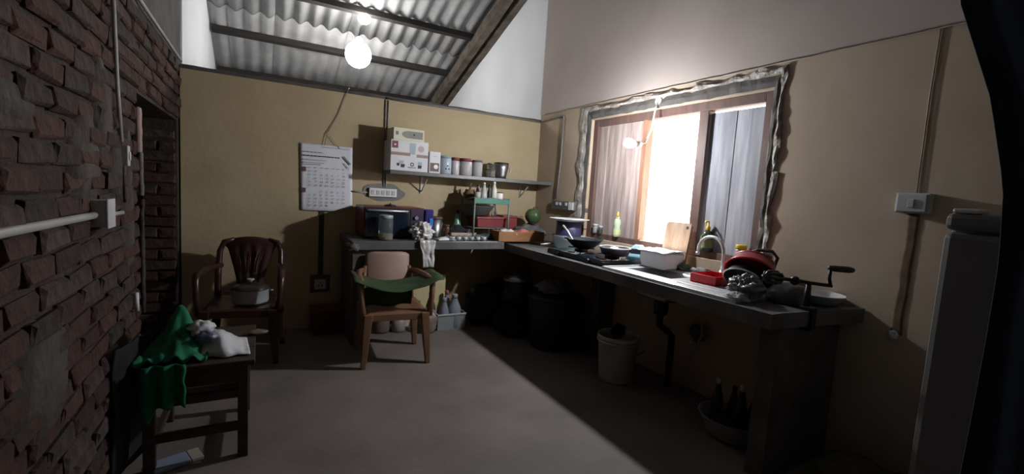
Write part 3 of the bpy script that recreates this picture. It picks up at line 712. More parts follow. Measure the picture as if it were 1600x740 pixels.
t = vessel('black_wok', 'deep black iron wok on the far burner of stove', 'wok', (2.35, 2.97, ZW + .066), [('body', [(.05, 0), (.08, .012), (.12, .045), (.152, .08), (.158, .084), (.149, .081), (.115, .045), (.07, .014)], black_i)])
MB().tube([(-.02, .12, .05), (-.03, .2, .13), (-.035, .26, .17)], .009, 8).build('spoon_handle', steel, t)
for s in (-1, 1): MB().tube([(s * .152, -.03, .08), (s * .18, -.02, .088), (s * .18, .02, .088), (s * .152, .03, .08)], .006, 6).build('lug_handle', black_i, t)
t = vessel('frying_pan', 'dark frying pan with thick block handle on near burner', 'pan', (2.36, 2.60, ZW + .066), [('body', [(.075, 0), (.10, .008), (.115, .055), (.118, .06), (.110, .058), (.095, .012)], mat('dark_pan', (.05, .04, .042), (.035, .028, .03), rough=.3, metal=.4)), ])
MB().lathe([(.117, .056), (.122, .060), (.120, .066), (.110, .062)], n=28, cap0=False, cap1=False).build('rim', steel, t)
MB().box(-.025, .025, .0, .14, -.018, .022, M=Matrix.Translation((.08, -.075, .045)) @ Matrix.Rotation(R(-135), 4, 'Z')).build('handle', mat('grey_bakelite', (.10, .11, .13), (.08, .09, .11), rough=.35), t, bevel=.006)
t = vessel('coconut_shell', 'pale upturned coconut shell cup between the wok and frying pan', 'bowl', (2.52, 2.79, ZW + .045), [('shell', [(.062, 0), (.06, .02), (.045, .055), (.02, .072), (.0, .075)], mat('pale_shell', (.40, .33, .27), (.30, .23, .18), rough=.8))])
t = vessel('blue_bowl', 'upturned pale blue bowl beside the frying pan', 'bowl', (2.60, 2.60, ZW + .043), [('bowl', [(.095, 0), (.092, .02), (.07, .07), (.035, .095), (.035, .10), (0, .10)], mat('light_blue_bowl', (.30, .52, .62), (.36, .56, .64), rough=.3))])
# bright plastic tub and cloth by the open bay
t = thing('white_tub', 'white plastic tub with folded cloth by the open window bay', 'tub', (2.59, 2.355, ZW + .011), R(4))
mb = MB(); mb.box(-.11, .11, -.125, .125, 0, .115, taper=.85); mb.build('tub', mat('translucent_tub', (.86, .86, .86), (.82, .82, .82), rough=.5), t, bevel=.012)
mb = MB(); mb.sheet(10, 8, lambda u, v: ((u - .5) * .24, (v - .5) * .26, .120 + .012 * n3(u * 5, v * 5, 2) + .012 * (1 - abs(2 * u - 1)))); mb.build('cloth', white_p, t, solid=.006)
# cutting board leaning on window
t = thing('cutting_board', 'tall wooden cutting board leaning against the window mullion', 'board', (2.728, 2.375, ZW + .004))
MB().prism([(-.115, 0), (.115, 0), (.118, .33), (.10, .345), (-.10, .345), (-.118, .33)], -.009, .009, M=Matrix.Rotation(R(8), 4, 'Y') @ Matrix.Rotation(PI / 2, 4, 'Z') @ Matrix.Rotation(PI / 2, 4, 'X')).build('board', wood_b, t, bevel=.003)
MB().lathe([(.012, 0), (.012, .002)], M=Matrix.Rotation(R(8), 4, 'Y') @ Matrix.Translation((-.0102, -.085, .31)) @ Matrix.Rotation(PI / 2, 4, 'Y'), n=14).build('hole', wood_d, t)
# stacked pots
t = vessel('banded_pot', 'pale blue banded aluminium pot standing at wall corner of stove', 'pot', (2.56, 3.48, ZW), [('body', [(.105, 0), (.125, .01), (.155, .12), (.158, .125), (.15, .125), (.12, .015)], blue_b)])
for z_ in (.05, .09, .105): MB().lathe([(.1335 + (z_ - .05) * .33, z_), (.137 + (z_ - .05) * .33, z_ + .004), (.136 + (z_ - .05) * .33, z_ + .008)], n=28, cap0=False, cap1=False).build('band', dull_white, t)
vessel('violet_pot', 'dark violet pot stacked inside the pale blue banded pot', 'pot', (2.56, 3.48, ZW + .075), [('body', [(.10, 0), (.122, .05), (.118, .18), (.112, .18), (.1, .02)], violet)])
vessel('enamel_plate', 'wide white enamel plate on top of the stacked pots', 'plate', (2.56, 3.48, ZW + .256), [('plate', [(.11, 0), (.13, .008), (.188, .022), (.191, .026), (.185, .026), (.12, .012)], mat('white_enamel', (0, 0, 0)))])
# sill things
SI = WZ0 + .05
jar('sill_jar', 'small grey tin at far left of window sill', 2.815, 3.40, SI, .026, .085, mat('grey_tin', (.30, .29, .28), metal=.3), dull_white, group='small jars on the window sill')
jar('sill_jar', 'small jar with pale label beside the tin on window sill', 2.815, 3.325, SI, .022, .075, mat('dark_jar', (.06, .06, .05), rough=.3), dull_white, group='small jars on the window sill')
t = thing('soap_bottle', 'clear dish soap bottle with yellow nozzle before left shutter', 'bottle', (2.815, 3.10, SI - .002))
MB().lathe([(.030, 0), (.034, .01), (.032, .07), (.026, .09), (.033, .12), (.024, .155), (.012, .165)], n=22).build('body', soap_m, t)
MB().lathe([(.015, .165), (.015, .178)], n=14).build('collar', white_p, t); MB().lathe([(.015, .178), (.012, .20), (.004, .225)], n=14).build('nozzle', yellow_p, t)
MB().lathe([(.0345, .02), (.0345, .065)], n=22, cap0=False, cap1=False).build('label_band', mat('pale_yellow_label', (.6, .62, .32)), t)
t = thing('soap_bottle', 'dark green soap bottle with yellow pump behind the tap', 'bottle', (2.815, 2.155, SI - .002))
MB().lathe([(.040, 0), (.045, .012), (.045, .11), (.03, .14), (.014, .155)], n=22).build('body', mat('dark_green_soap', (.035, .06, .03), (.025, .04, .02), rough=.15), t)
MB().lathe([(.016, .155), (.016, .18), (.006, .185), (.006, .215)], n=14).build('pump', yellow_p, t); MB().tube([(0, 0, .215), (-.03, .0, .215), (-.035, 0, .205)], .007, 8).build('pump_spout', yellow_p, t)
MB().lathe([(.0455, .03), (.0455, .09)], n=22, cap0=False, cap1=False).build('label_band', mat('olive_label', (.22, .24, .10)), t)
jar('honey_jar', 'small jar with yellow lid at right end of window sill', 2.79, 1.87, SI - .002, .035, .085, mat('pale_glass_jar', (.33, .31, .30), rough=.2), yellow_p, lid_h=.03)
t = thing('white_jug', 'white jug with black handle beside the window at counter back', 'jug', (2.70, 1.655, ZW))
MB().lathe([(.045, 0), (.05, .01), (.05, .15), (.042, .19), (.038, .19)], n=22).build('body', mat('white_jug', (.50, .51, .53)), t)
MB().tube([(-.03, .04, .17), (-.05, .08, .21), (-.02, .02, .235), (.0, -.05, .235), (.0, -.085, .2), (.0, -.07, .14), (0, -.045, .12)], .010, 8).build('handle', black_p, t)
MB().lathe([(.044, .19), (.046, .2), (.03, .21)], n=20).build('lid', black_p, t)
tag(MB().lump((2.70, 2.26, ZW + .03), (.05, .075, .03), 21, .5, 3).build('scrub_cloth', green_s), 'crumpled green scrub cloth behind the sink bowl', 'cloth')
tag(MB().lump((2.69, 2.07, ZW + .028), (.035, .08, .024), 22, .5, 3).build('grey_scrub', mat('grey_scrub', (.20, .19, .18), rough=.95)), 'grey scouring pad lying by the tap', 'cloth')
# dish pile on the drainboard
t = thing('red_dish_tray', 'bright red plastic dish tray on the steel drainboard', 'tray', (2.45, 1.83, ZW + .011), R(4))
mb = MB(); mb.box(-.09, .14, -.10, .075, 0, .006); mb.box(-.09, -.082, -.10, .075, .006, .055); mb.box(.132, .14, -.10, .075, .006, .055); mb.box(-.082, .132, .067, .075, .006, .055); mb.box(-.082, .132, -.10, -.092, .006, .055)
mb.build('tray', red_p, t, bevel=.003)
def tilt(ax, deg): return Matrix.Rotation(R(deg), 4, ax)
t = thing('red_colander', 'dark red plastic basin leaning over the stacked dishes', 'basin', (2.50, 1.60, ZW + .112))
Mt = tilt('Z', 18) @ tilt('Y', 44)
Mt = Mt @ Matrix.Scale(.86, 4)
MB().lathe([(.10, .105), (.125, .095), (.158, .0), (.165, -.004), (.153, .0), (.12, .085), (.09, .095)], n=36, M=Mt, cap0=False, cap1=True).build('bowl', red_d, t)
MB().lathe([(.163, -.010), (.172, -.004), (.165, .008)], n=36, M=Mt, cap0=False, cap1=False).build('rim', red_p, t)
MB().lathe([(.128, .090), (.134, .088), (.132, .082)], n=36, M=Mt, cap0=False, cap1=False).build('foot_ring', red_p, t)
t = thing('steel_bowl', 'dark steel bowl on edge under the red basin', 'bowl', (2.435, 1.605, ZW + .078))
Mt = tilt('Z', 18) @ tilt('Y', 40)
Mt = Mt @ Matrix.Scale(.84, 4)
MB().lathe([(.05, .075), (.09, .06), (.12, .005), (.124, 0), (.115, .003), (.085, .052), (.05, .066)], n=32, M=Mt, cap0=False).build('bowl', mat('dark_steel', (.12, .12, .13), (.09, .09, .10), rough=.35, metal=.8), t)
MB().lathe([(.119, -.003), (.128, 0), (.122, .006)], n=32, M=Mt, cap0=False, cap1=False).build('rim', steel, t)
bag2 = mat('grey_poly_bag', (.22, .22, .225), (.13, .13, .135), rough=.32, scale=9, bump=.5, bscale=14)
t = thing('grey_plastic_bag', 'crumpled grey plastic bag slumped over the counter front edge', 'bag', (2.26, 1.47, ZW))
MB().lump((.01, .0, .06), (.09, .09, .068), 31, .3, 1.8, 56, 36, flat=.012, crease=.4).build('bundle', bag2, t)
MB().lump((-.085, -.02, .02), (.05, .055, .028), 33, .6, 2.6, 24, 16, flat=.002).build('knot', film, t)
t = vessel('upturned_pot', 'dark upturned pot draining behind the grey plastic bag', 'pot', (2.47, 1.355, ZW + .001), [('body', [(.108, 0), (.11, .01), (.10, .055), (.072, .09), (.03, .10)], mat('dark_pot', (.07, .07, .072), (.05, .05, .052), rough=.45, metal=.3))])
vessel('steel_plate', 'dark flat steel plate lying behind the coconut scraper', 'plate', (2.62, 1.52, ZW + .010), [('plate', [(.07, 0), (.095, .006), (.105, .022), (.098, .022), (.07, .01)], steel_d)])
# coconut scraper
t = thing('coconut_scraper', 'black hand-cranked coconut scraper clamped on the counter end', 'scraper', (2.38, 1.216, ZW + .0))
mb = MB(); mb.box(-.02, .02, -.045, .02, .001, .02); mb.box(-.02, .02, -.045, -.036, -.09, .001); mb.box(-.02, .02, -.036, .02, -.10, -.085); mb.build('clamp', black_i, t, bevel=.003)
MB().tube([(0, 0, .02), (0, 0, .135)], [.017, .012], 10).build('post', black_i, t)
MB().tube([(-.16, .06, .155), (-.05, .02, .145), (.0, 0, .138), (.12, -.045, .125)], .009, 8).build('axle', black_i, t)
MB().lathe([(.012, 0), (.022, .008), (.022, .02), (.012, .028)], M=tilt('Y', -90) @ tilt('X', 20), c=(-.07, .028, .147)).build('collar', black_i, t)
mb = MB()
for k in range(8):
    a_ = 2 * PI * k / 8
    mb.tube([(-.14, .052 + .005 * math.cos(a_), .155 + .005 * math.sin(a_)), (-.17, .063 + .03 * math.cos(a_), .157 + .03 * math.sin(a_)), (-.215, .078 + .028 * math.cos(a_), .16 + .028 * math.sin(a_)), (-.235, .085, .162)], .007, 5)
mb.build('scraper_head', mat('dark_iron_blades', (.06, .058, .056), rough=.4, metal=.6), t)
cr = MB().tube([(.115, -.043, .125), (.095, -.043, .165), (.10, -.042, .215)], .008, 8).build('crank', black_i, t)
MB().tube([(.085, -.04, .218), (.12, -.05, .214), (.20, -.075, .21), (.225, -.083, .208)], [.011, .016, .017, .012], 10).build('handle', wood_d, cr)
t = vessel('steel_bowl', 'shallow bright steel bowl at the counter end by the wall', 'bowl', (2.64, 1.30, ZW + .001), [('bowl', [(.07, 0), (.10, .01), (.128, .05), (.134, .056), (.125, .052), (.09, .014)], steel)])
# socket and conduits on walls

def conduit(label, pts, r=.009, m_=pvc, name='conduit_pipe', cat='pipe', n=8):
    return tag(MB().tube(pts, r, n).build(name, m_), label, cat)
conduit('grey conduit pipe running along top edge of the back wall', [(1.05, YB - .012, 2.165), (1.6, YB - .013, 2.163), (2.2, YB - .012, 2.168), (XR - .02, YB - .012, 2.163)], .011, wire_m)
conduit('pair of grey cables dropping behind cartons to the switch strip, left one', [(1.040, YB - .008, 2.15), (1.045, YB - .008, 1.33)], .006, wire_m, 'cable', 'cable')
conduit('pair of grey cables dropping behind cartons to the switch strip, right one', [(1.068, YB - .008, 2.15), (1.068, YB - .008, 1.33)], .006, pvc, 'cable', 'cable')
conduit('grey conduit pipe turning down the window wall to the socket', [(XR - .012, YB - .02, 2.165), (XR - .012, 4.0, 2.185), (XR - .012, 3.985, 2.16), (XR - .012, 3.99, 1.7), (XR - .012, 4.02, 1.33)], .009, wire_m)
conduit('short white cable between calendar and switch strip', [(.75, YB - .008, 1.275), (.90, YB - .008, 1.272)], .008, pvc, 'cable', 'cable')
t = thing('switch_strip', 'white multi-gang switch strip on grey mortar patch above the oven', 'switch', (1.04, YB, 1.278))
pts = []
for k in range(36):
    a_ = 2 * PI * k / 36; q = 1 + .18 * math.cos(2 * a_ * 1.0) * 0 + .22 * noise.noise(Vector((math.cos(a_) * 1.5, math.sin(a_) * 1.5, 4.4)))
    pts.append((.20 * q * math.cos(a_), .088 * q * math.sin(a_)))
MB().prism(pts, .0005, .006, M=Matrix.Rotation(PI / 2, 4, 'X')).build('mortar_patch', mat('grey_mortar_patch', (.21, .205, .20), (.16, .155, .15), rough=.95), t)
pl = box(-.13, .13, -.034, -.006, -.04, .04).build('plate', white_p, t, bevel=.004)
for k in range(5): box(-.112 + k * .048, -.080 + k * .048, -.039, -.034, -.022, .022).build('rocker', dull_white, pl, bevel=.002)
t = thing('double_socket', 'grey double socket with white switch on window wall above pots', 'socket', (XR, 3.87, 1.255))
box(-.03, 0, .012, .20, -.045, .045).build('back_box', mat('grey_box', (.13, .13, .13)), t, bevel=.003); box(-.03, 0, -.19, .008, -.045, .045).build('back_box', mat('grey_box', (0, 0, 0)), t, bevel=.003)
box(-.037, -.03, -.185, -.105, -.04, .04).build('white_plate', white_p, t, bevel=.002)
for yy in (.11, .05, -.06): box(-.036, -.03, yy - .018, yy + .018, -.0, .03).build('rocker', white_p, t, bevel=.002)
t = thing('wall_socket', 'small square socket low on the back wall with dark chase above', 'socket', (.50, YB, .405))
pl = box(-.05, .05, -.012, 0, -.045, .045).build('plate', dull_white, t, bevel=.003)
for xx, zz in ((0, .018), (-.014, -.01), (.014, -.01)): MB().lathe([(.007, 0), (.007, .002)], M=tilt('X', 90), c=(xx, -.012, zz), n=10).build('pin_hole', black_p, pl)
box(-.085, .085, -.004, 0, -.075, .09).build('mortar_patch', mat('brown_mortar', (.10, .075, .055)), t)
box(-.022, .022, -.006, 0, .09, .69).build('cable_chase', mat('dark_chase', (.075, .055, .042), (.05, .036, .028), rough=.95), t)
t = thing('wall_switch', 'pale grey switch box on right wall above a filled chase', 'switch', (XR, .985, 1.418))
box(-.05, 0, -.068, .062, -.046, .05).build('back_box', mat('grey_white_box', (.42, .42, .44), (.38, .38, .4)), t, bevel=.004)
box(-.058, -.05, -.06, .054, -.04, .044).build('plate', mat('grey_white_plate', (.48, .48, .50)), t, bevel=.003); box(-.063, -.058, -.015, .01, -.02, .02).build('rocker', mat('grey_white_plate', (0, 0, 0)), t, bevel=.002)
def ch(u, v):
    z = -.05 - .60 * v; return (-.002 - .002 * n3(u * 5, v * 20), (u - .5) * (.045 + .012 * n3(v * 9, 3)) + .015 * n3(v * 3, 9) , z)
MB().sheet(4, 24, ch).build('cable_chase', mat('brown_chase', (.17, .115, .075), (.11, .075, .05), rough=.95, scale=12), t, solid=.003)
MB().tube([(-.004, 0, .05), (-.004, .004, .5), (-.004, 0, .82)], .003, 5).build('cable_groove', mat('beige_groove', (0, 0, 0)), t)
MB().lump((-.006, .01, -.655), (.012, .022, .022), 41, .4, 3).build('cable_end', white_p, t)
# left wall fittings
conduit('long white conduit pipe running low along the brick wall to the junction box', [(XL + .016, .9, 1.19), (XL + .016, 2.2, 1.175)], .013, pvc)
conduit('short white conduit stub right of the brick wall junction box', [(XL + .014, 2.29, 1.165), (XL + .014, 2.60, 1.158)], .009, pvc)
conduit('pale vertical conduit pipe coming down the brick wall', [(XL + .014, 2.48, 2.5), (XL + .014, 2.56, 1.70), (XL + .014, 2.61, 1.47)], .008, pvc)
conduit('thin pale conduit sloping along the top of the brick wall', [(XL + .012, 1.5, 2.21), (XL + .012, 2.9, 2.20), (XL + .012, YB - .03, 2.205)], .010, pvc)
conduit('dark cable below the small switch on brick wall', [(XL + .012, 2.64, 1.36), (XL + .012, 2.66, 1.20)], .006, mortar_pale, 'cable', 'cable')
t = thing('junction_box', 'white square junction box on brick wall conduit', 'junction box', (XL, 2.245, 1.18))
box(.0, .05, -.045, .045, -.05, .05).build('box', mat('old_white_box', (.42, .41, .39), (.36, .35, .33)), t, bevel=.004); box(.05, .056, -.05, .05, -.055, .055).build('cover', dull_white, t, bevel=.003)
t = thing('small_switch', 'small white switch on brick wall below the vertical conduit', 'switch', (XL, 2.66, 1.41))
box(.002, .03, -.022, .022, -.045, .045).build('box', dull_white, t, bevel=.003); box(.03, .035, -.010, .010, -.018, .018).build('rocker', white_p, t)

# ---------------------------------------------------------------- calendar
cal = thing('wall_calendar', 'white wall calendar sheet hung by a thread on back wall', 'calendar', (.53, YB - .006, 1.38))
CW, CHt = .22, .295
def cs(u, v):
    x = (u - .5) * 2 * CW; z = (v - .5) * 2 * CHt
    cut = max(0, u - .62) / .38
    if v < .12: z += (0.12 - v) / .12 * cut * .05 
    curl = -.020 * max(0, 1 - v * 5) ** 2 * u - .010 * math.sin(u * PI) * .6
    return (x + .015 * (1 - v), curl - .004, z - .02 * 0)
MB().sheet(16, 24, cs).build('sheet', paper, cal, solid=.0015)
Mc = Matrix.Translation((0, -.0185, 0)) @ Matrix.Rotation(PI / 2, 4, 'X')
cx = lambda c: -.145 + c * .048
items = []; faint = []
def month(rows, z0):
    for r_, row in enumerate(rows):
        for c_, s_ in enumerate(row):
            if s_: (faint if c_ == 5 else items).append((s_, cx(c_) + .008, z0 - r_ * .031, .025))
month([['30', '31', '', '', '', '', '1'], ['2', '3', '4', '5', '6', '7', '8'], ['9', '10', '11', '12', '13', '14', '15'], ['16', '17', '18', '19', '20', '21', '22'], ['23', '24', '25', '26', '27', '28', '29']], .055)
month([['', '', '1', '2', '3', '4', '5'], ['6', '7', '8', '9', '10', '11', '12'], ['13', '14', '15', '16', '17', '18', '19'], ['20', '21', '22', '23', '24', '25', '26'], ['27', '28', '29', '30', '', '', '']], -.125)
for o in (text_mesh(items, 'printed_numbers', ink, cal, Mc), text_mesh(faint, 'faint_numbers', ink_pale, cal, Mc)): o['kind'] = 'stuff'
mb = MB()
for z_, x0, x1, hh in ((.190, -.195, .11, .009), (.222, -.195, -.03, .005)):
    xx = x0; rr = random.Random(3)
    while xx < x1:
        l = rr.uniform(.012, .04); mb.box(xx, min(xx + l, x1), -.0188, -.0182, z_ - hh / 2, z_ + hh / 2); xx += l + .006
mb.build('heading_lines', ink, cal)['kind'] = 'stuff'
mb = MB()
for z_, x0, x1 in ((.272, -.04, .19), (.155, -.19, 0), (.13, -.19, -.02), (.115, -.19, -.05)): mb.box(x0, x1, -.0186, -.0181, z_ - .003, z_ + .003)
for k in range(7): mb.box(cx(k), cx(k) + .018, -.0186, -.0181, .085, .091)
mb.build('small_print', ink_pale, cal)['kind'] = 'stuff'
mb = MB(); 
for z_ in (.07, -.115): mb.box(-.195, -.168, -.0188, -.0182, z_ - .02, z_ + .02)
mb.build('month_marks', ink_brown, cal)
mb = MB(); mb.prism([(.135, .20), (.148, .21), (.208, .145), (.205, .13)], .018, .0186, M=Matrix.Rotation(PI / 2, 4, 'X')); mb.build('corner_stripe', mat('grey_stripe', (.25, .26, .30)), cal)
mb = MB(); mb.prism([(.145, .145), (.15, .15), (.19, .105), (.188, .095)], .018, .0186, M=Matrix.Rotation(PI / 2, 4, 'X')); mb.build('corner_stripe', ink_pale, cal)
MB().tube([(-.02, -.012, CHt - .005), (.0, -.012, .40), (.03, -.012, .37), (.11, -.014, CHt - .02)], .0022, 5).build('thread', wire_m, cal)
MB().lathe([(.006, 0), (.004, .012)], M=tilt('X', 90), c=(.0, -.002, .405), n=8).build('nail', steel_d, cal)
conduit('thin hanging wire running down the back wall to the calendar nail', [(.72, YB + .05, 2.215), (.70, YB - .012, 2.19), (.62, YB - .008, 1.96), (.535, YB - .012, 1.79)], .003, wire_m, 'wire', 'wire', 5)

# ---------------------------------------------------------------- lamp
lp = thing('hanging_lamp', 'bright white lamp hanging on cord below the corrugated roof', 'lamp', (1.04, 5.93, 2.90))
MB().lump((0, 0, 0), (.15, .15, .155), 0, 0., 1, 24, 16).build('bulb', bulb_m, lp)
MB().lathe([(.05, .14), (.05, .19), (.02, .21)], n=16).build('holder', white_p, lp)
MB().tube([(0, 0, .20), (.02, .0, .33), (.05, 0, .40)], .006, 6).build('cord', black_p, lp)
MB().lump((.06, 0, .43), (.075, .075, .06), 0, 0, 1, 20, 12).build('upper_bulb', bulb_m, lp)

bl = thing('window_bulb', 'lit bulb on short arm in front of window top beside left shutter', 'lamp', (2.50, 2.70, 1.79))
Mb = Matrix.Rotation(-PI / 2, 4, 'Y')
prof = [(.036 * math.sin(R(a_)), .036 * math.cos(R(a_))) for a_ in (112, 100, 85, 70, 55, 40, 25, 12, 2)]
MB().lathe(prof, n=20, M=Mb, cap0=False).build('dome', mat('lit_dome', (1, 1, 1), (1, 1, 1), emit=((.93, .96, 1.0), 2300.)), bl)
MB().lathe([(.035, -.014), (.030, -.05), (.022, -.075), (.024, -.076), (.024, -.12), (.012, -.125)], n=20, M=Mb).build('holder', white_p, bl)
MB().tube([(.12, 0, 0), (.17, 0, .02), (.22, 0, .12), (.25, 0, .30), (.277, 0, .36)], .006, 8).build('arm', white_p, bl)
MB().lathe([(.035, .0), (.03, .012)], n=16, M=Mb, c=(.28, 0, .36)).build('rose', white_p, bl)

# ---------------------------------------------------------------- under the counter
t = thing('clear_crate', 'clear plastic crate on floor holding large water bottles', 'crate', (1.635, 4.10, .001))
mb = MB(); mb.box(-.14, .14, -.10, .10, 0, .005); mb.box(-.14, .14, -.10, -.095, .005, .155); mb.box(-.14, .14, .095, .10, .005, .155); mb.box(-.14, -.135, -.095, .095, .005, .155); mb.box(.135, .14, -.095, .095, .005, .155)
mb.build('body', mat('frosted_crate', (.40, .42, .42), (.34, .36, .36), rough=.25, trans=.35, ior=1.1), t); mb = MB(); mb.box(-.146, .146, -.108, -.10, .145, .16); mb.box(-.146, .146, .10, .108, .145, .16); mb.box(-.146, -.14, -.10, .10, .145, .16); mb.box(.14, .146, -.10, .10, .145, .16); mb.build('rim', dull_white, t)
wb_m = mat('water_bottle', (.36, .38, .44), (.30, .32, .38), rough=.12, trans=.4, ior=1.2)
bottle('water_bottle', 'largest clear water bottle at right in the clear crate', 1.68, 4.06, .007, .065, .33, wb_m, mat('pale_cap', (.35, .35, .42)), .35)
bottle('water_bottle', 'clear water bottle at left front in the clear crate', 1.57, 4.05, .007, .05, .30, wb_m, mat('pale_cap', (0, 0, 0)), .35)
bottle('water_bottle', 'clear water bottle with pink cap at back of crate', 1.63, 4.15, .007, .045, .35, wb_m, pink_p, .35)
bottle('oil_bottle', 'brown oil bottle standing left of the clear crate', 1.45, 4.10, .0, .05, .36, mat('brown_oil', (.12, .07, .03), (.09, .05, .02), rough=.2), amber, .35)
tag(MB().lump((1.40, 3.98, .11), (.075, .06, .13), 51, .3, 2, flat=0).build('plastic_packet', mat('pinkish_film', (.30, .24, .22), (.2, .15, .14), rough=.4)), 'pale pinkish plastic packet left of crate on floor', 'packet')
vessel('plastic_canister', 'grey-brown canister on the floor behind tan chair legs', 'canister', (.99, 4.16, 0), [('body', [(.085, 0), (.09, .02), (.09, .25), (.08, .27)], mat('brown_canister', (.16, .12, .10), rough=.4)), ('lid', [(.085, .27), (.085, .30)], mat('brown_canister', (0, 0, 0)))])
vessel('plastic_canister', 'small pale canister on the floor beside grey-brown canister', 'canister', (1.15, 4.12, 0), [('body', [(.06, 0), (.065, .02), (.065, .16)], mat('pale_canister', (.30, .27, .25), rough=.4)), ('lid', [(.066, .16), (.06, .18)], dull_white)])
t, a, b, h = carton_box('yellow_carton', 'pale yellow carton standing on floor behind the tan chair', 1.22, 1.64, 4.22, 4.42, .0, .50, mat('pale_yellow_card', (.62, .54, .30), (.54, .46, .25), rough=.8), R(-4))
box(-a, a, -.02, .02, h - .003, h + .002).build('tape', taupe, t)
t = thing('red_plastic_box', 'dark red plastic box on the floor by low wall socket', 'box', (.56, 4.31, 0))
box(-.15, .15, -.12, .12, 0, .20, taper=.94).build('body', mat('deep_red', (.12, .012, .014), (.10, .01, .012), rough=.4), t, bevel=.01); box(-.155, .155, -.125, .125, .20, .225).build('lid', mat('deep_red', (0, 0, 0)), t, bevel=.006)
tag(MB().lump((2.11, 4.12, .20), (.28, .19, .25), 61, .35, 1.6, 30, 20, flat=0).build('black_sack', black_c), 'large black sack heaped under the counter corner', 'sack')
tag(MB().lump((2.18, 3.72, .12), (.20, .16, .17), 62, .4, 1.8, 26, 18, flat=0).build('black_sack', black_c), 'smaller black sack on the floor before the large sack', 'sack')
t = thing('dark_bin', 'dark blue plastic bin under the window counter', 'bin', (2.34, 3.30, 0))
MB().lathe([(.20, 0), (.21, .02), (.245, .44), (.25, .45), (.235, .45), (.2, .03)], n=32).build('body', navy_p, t)
MB().lathe([(.255, .44), (.26, .455), (.24, .475), (.05, .50)], n=32).build('lid', navy_p, t)
tag(MB().lump((2.29, 3.27, .545), (.16, .10, .065), 65, .4, 2.0, 48, 30, flat=.502, crease=.4).build('plastic_bag', mat('grey_white_film', (.26, .26, .27), (.15, .15, .16), rough=.4, scale=9)), 'pale plastic bag lying on the dark blue bin', 'bag')
vessel('water_pot', 'dark cooking pot with grey lid at back under counter', 'pot', (2.2, 3.74, 0.30), [('body', [(.10, 0), (.14, .02), (.145, .22)], black_i), ('lid', [(.15, .22), (.14, .25), (.05, .28), (.02, .30)], steel_d)])
bk = thing('white_bucket', 'off-white plastic bucket with wire handle under the sink counter', 'bucket', (2.375, 2.50, 0))
MB().lathe([(.118, 0), (.125, .012), (.15, .31), (.156, .312), (.158, .345), (.150, .345), (.147, .30), (.117, .015)], n=32, cap1=False).build('body', mat('bucket_white', (.52, .50, .46), (.40, .38, .34), rough=.5, scale=5), bk)
MB().lathe([(.154, .295), (.160, .297), (.160, .305), (.153, .307)], n=32, cap0=False, cap1=False).build('rib', mat('bucket_white', (0, 0, 0)), bk)
MB().tube([(-.10 + .0, .12, .28)] + [(-.155 * math.cos(a) * .98 - .02, .14 * math.cos(a * 1.0) * 0 + .155 * math.cos(a), .28 - .10 * math.sin(a)) for a in [PI * k / 12 for k in range(1, 12)]], .0035, 6).build('handle', black_p, bk)
MB().lump((.02, .03, .36), (.06, .04, .05), 71, .5, 2.5).build('rag', black_c, bk)
# dish rack basin with bottles
t = thing('wash_basin', 'white oval basin holding dark bottles below the sink', 'basin', (2.45, 1.585, .0))
MB().lathe([(.13, 0), (.16, .015), (.21, .12), (.222, .128), (.208, .125), (.15, .02)], n=34, M=Matrix.Diagonal((.82, .85, 1, 1))).build('body', mat('grey_white_basin', (.36, .36, .36), (.28, .28, .28), rough=.4), t)
for i, (dx, dy, h_, r_, lb) in enumerate(((-.02, .10, .30, .035, 'black bottle at the far end of white basin'), (.05, .02, .26, .03, 'shorter black bottle amid white basin'), (.02, -.07, .30, .036, 'black bottle with metal cap in white basin'), (.06, -.14, .26, .03, 'black bottle at near end of white basin'))):
    bottle('dark_bottle', lb, 2.45 + dx, 1.60 + dy * .75, .022, r_, h_, black_p, steel if i != 1 else black_p, .4, 'dark bottles in the wash basin')
tag(MB().lump((2.42, 1.58, .085), (.08, .10, .05), 77, .4, 2).build('black_rag', black_c), 'black rag heaped in the white basin', 'cloth')
t = thing('olive_sack', 'dusty olive sack on floor before the counter end', 'sack', (2.55, .98, 0))
MB().lump((0, 0, .06), (.22, .17, .09), 82, .3, 2, 40, 26, flat=.001, crease=.25).build('body', olive, t); MB().lump((.13, .06, .07), (.08, .12, .05), 81, .3, 2, 30, 20, flat=.001, crease=.3).build('fold', olive, t)

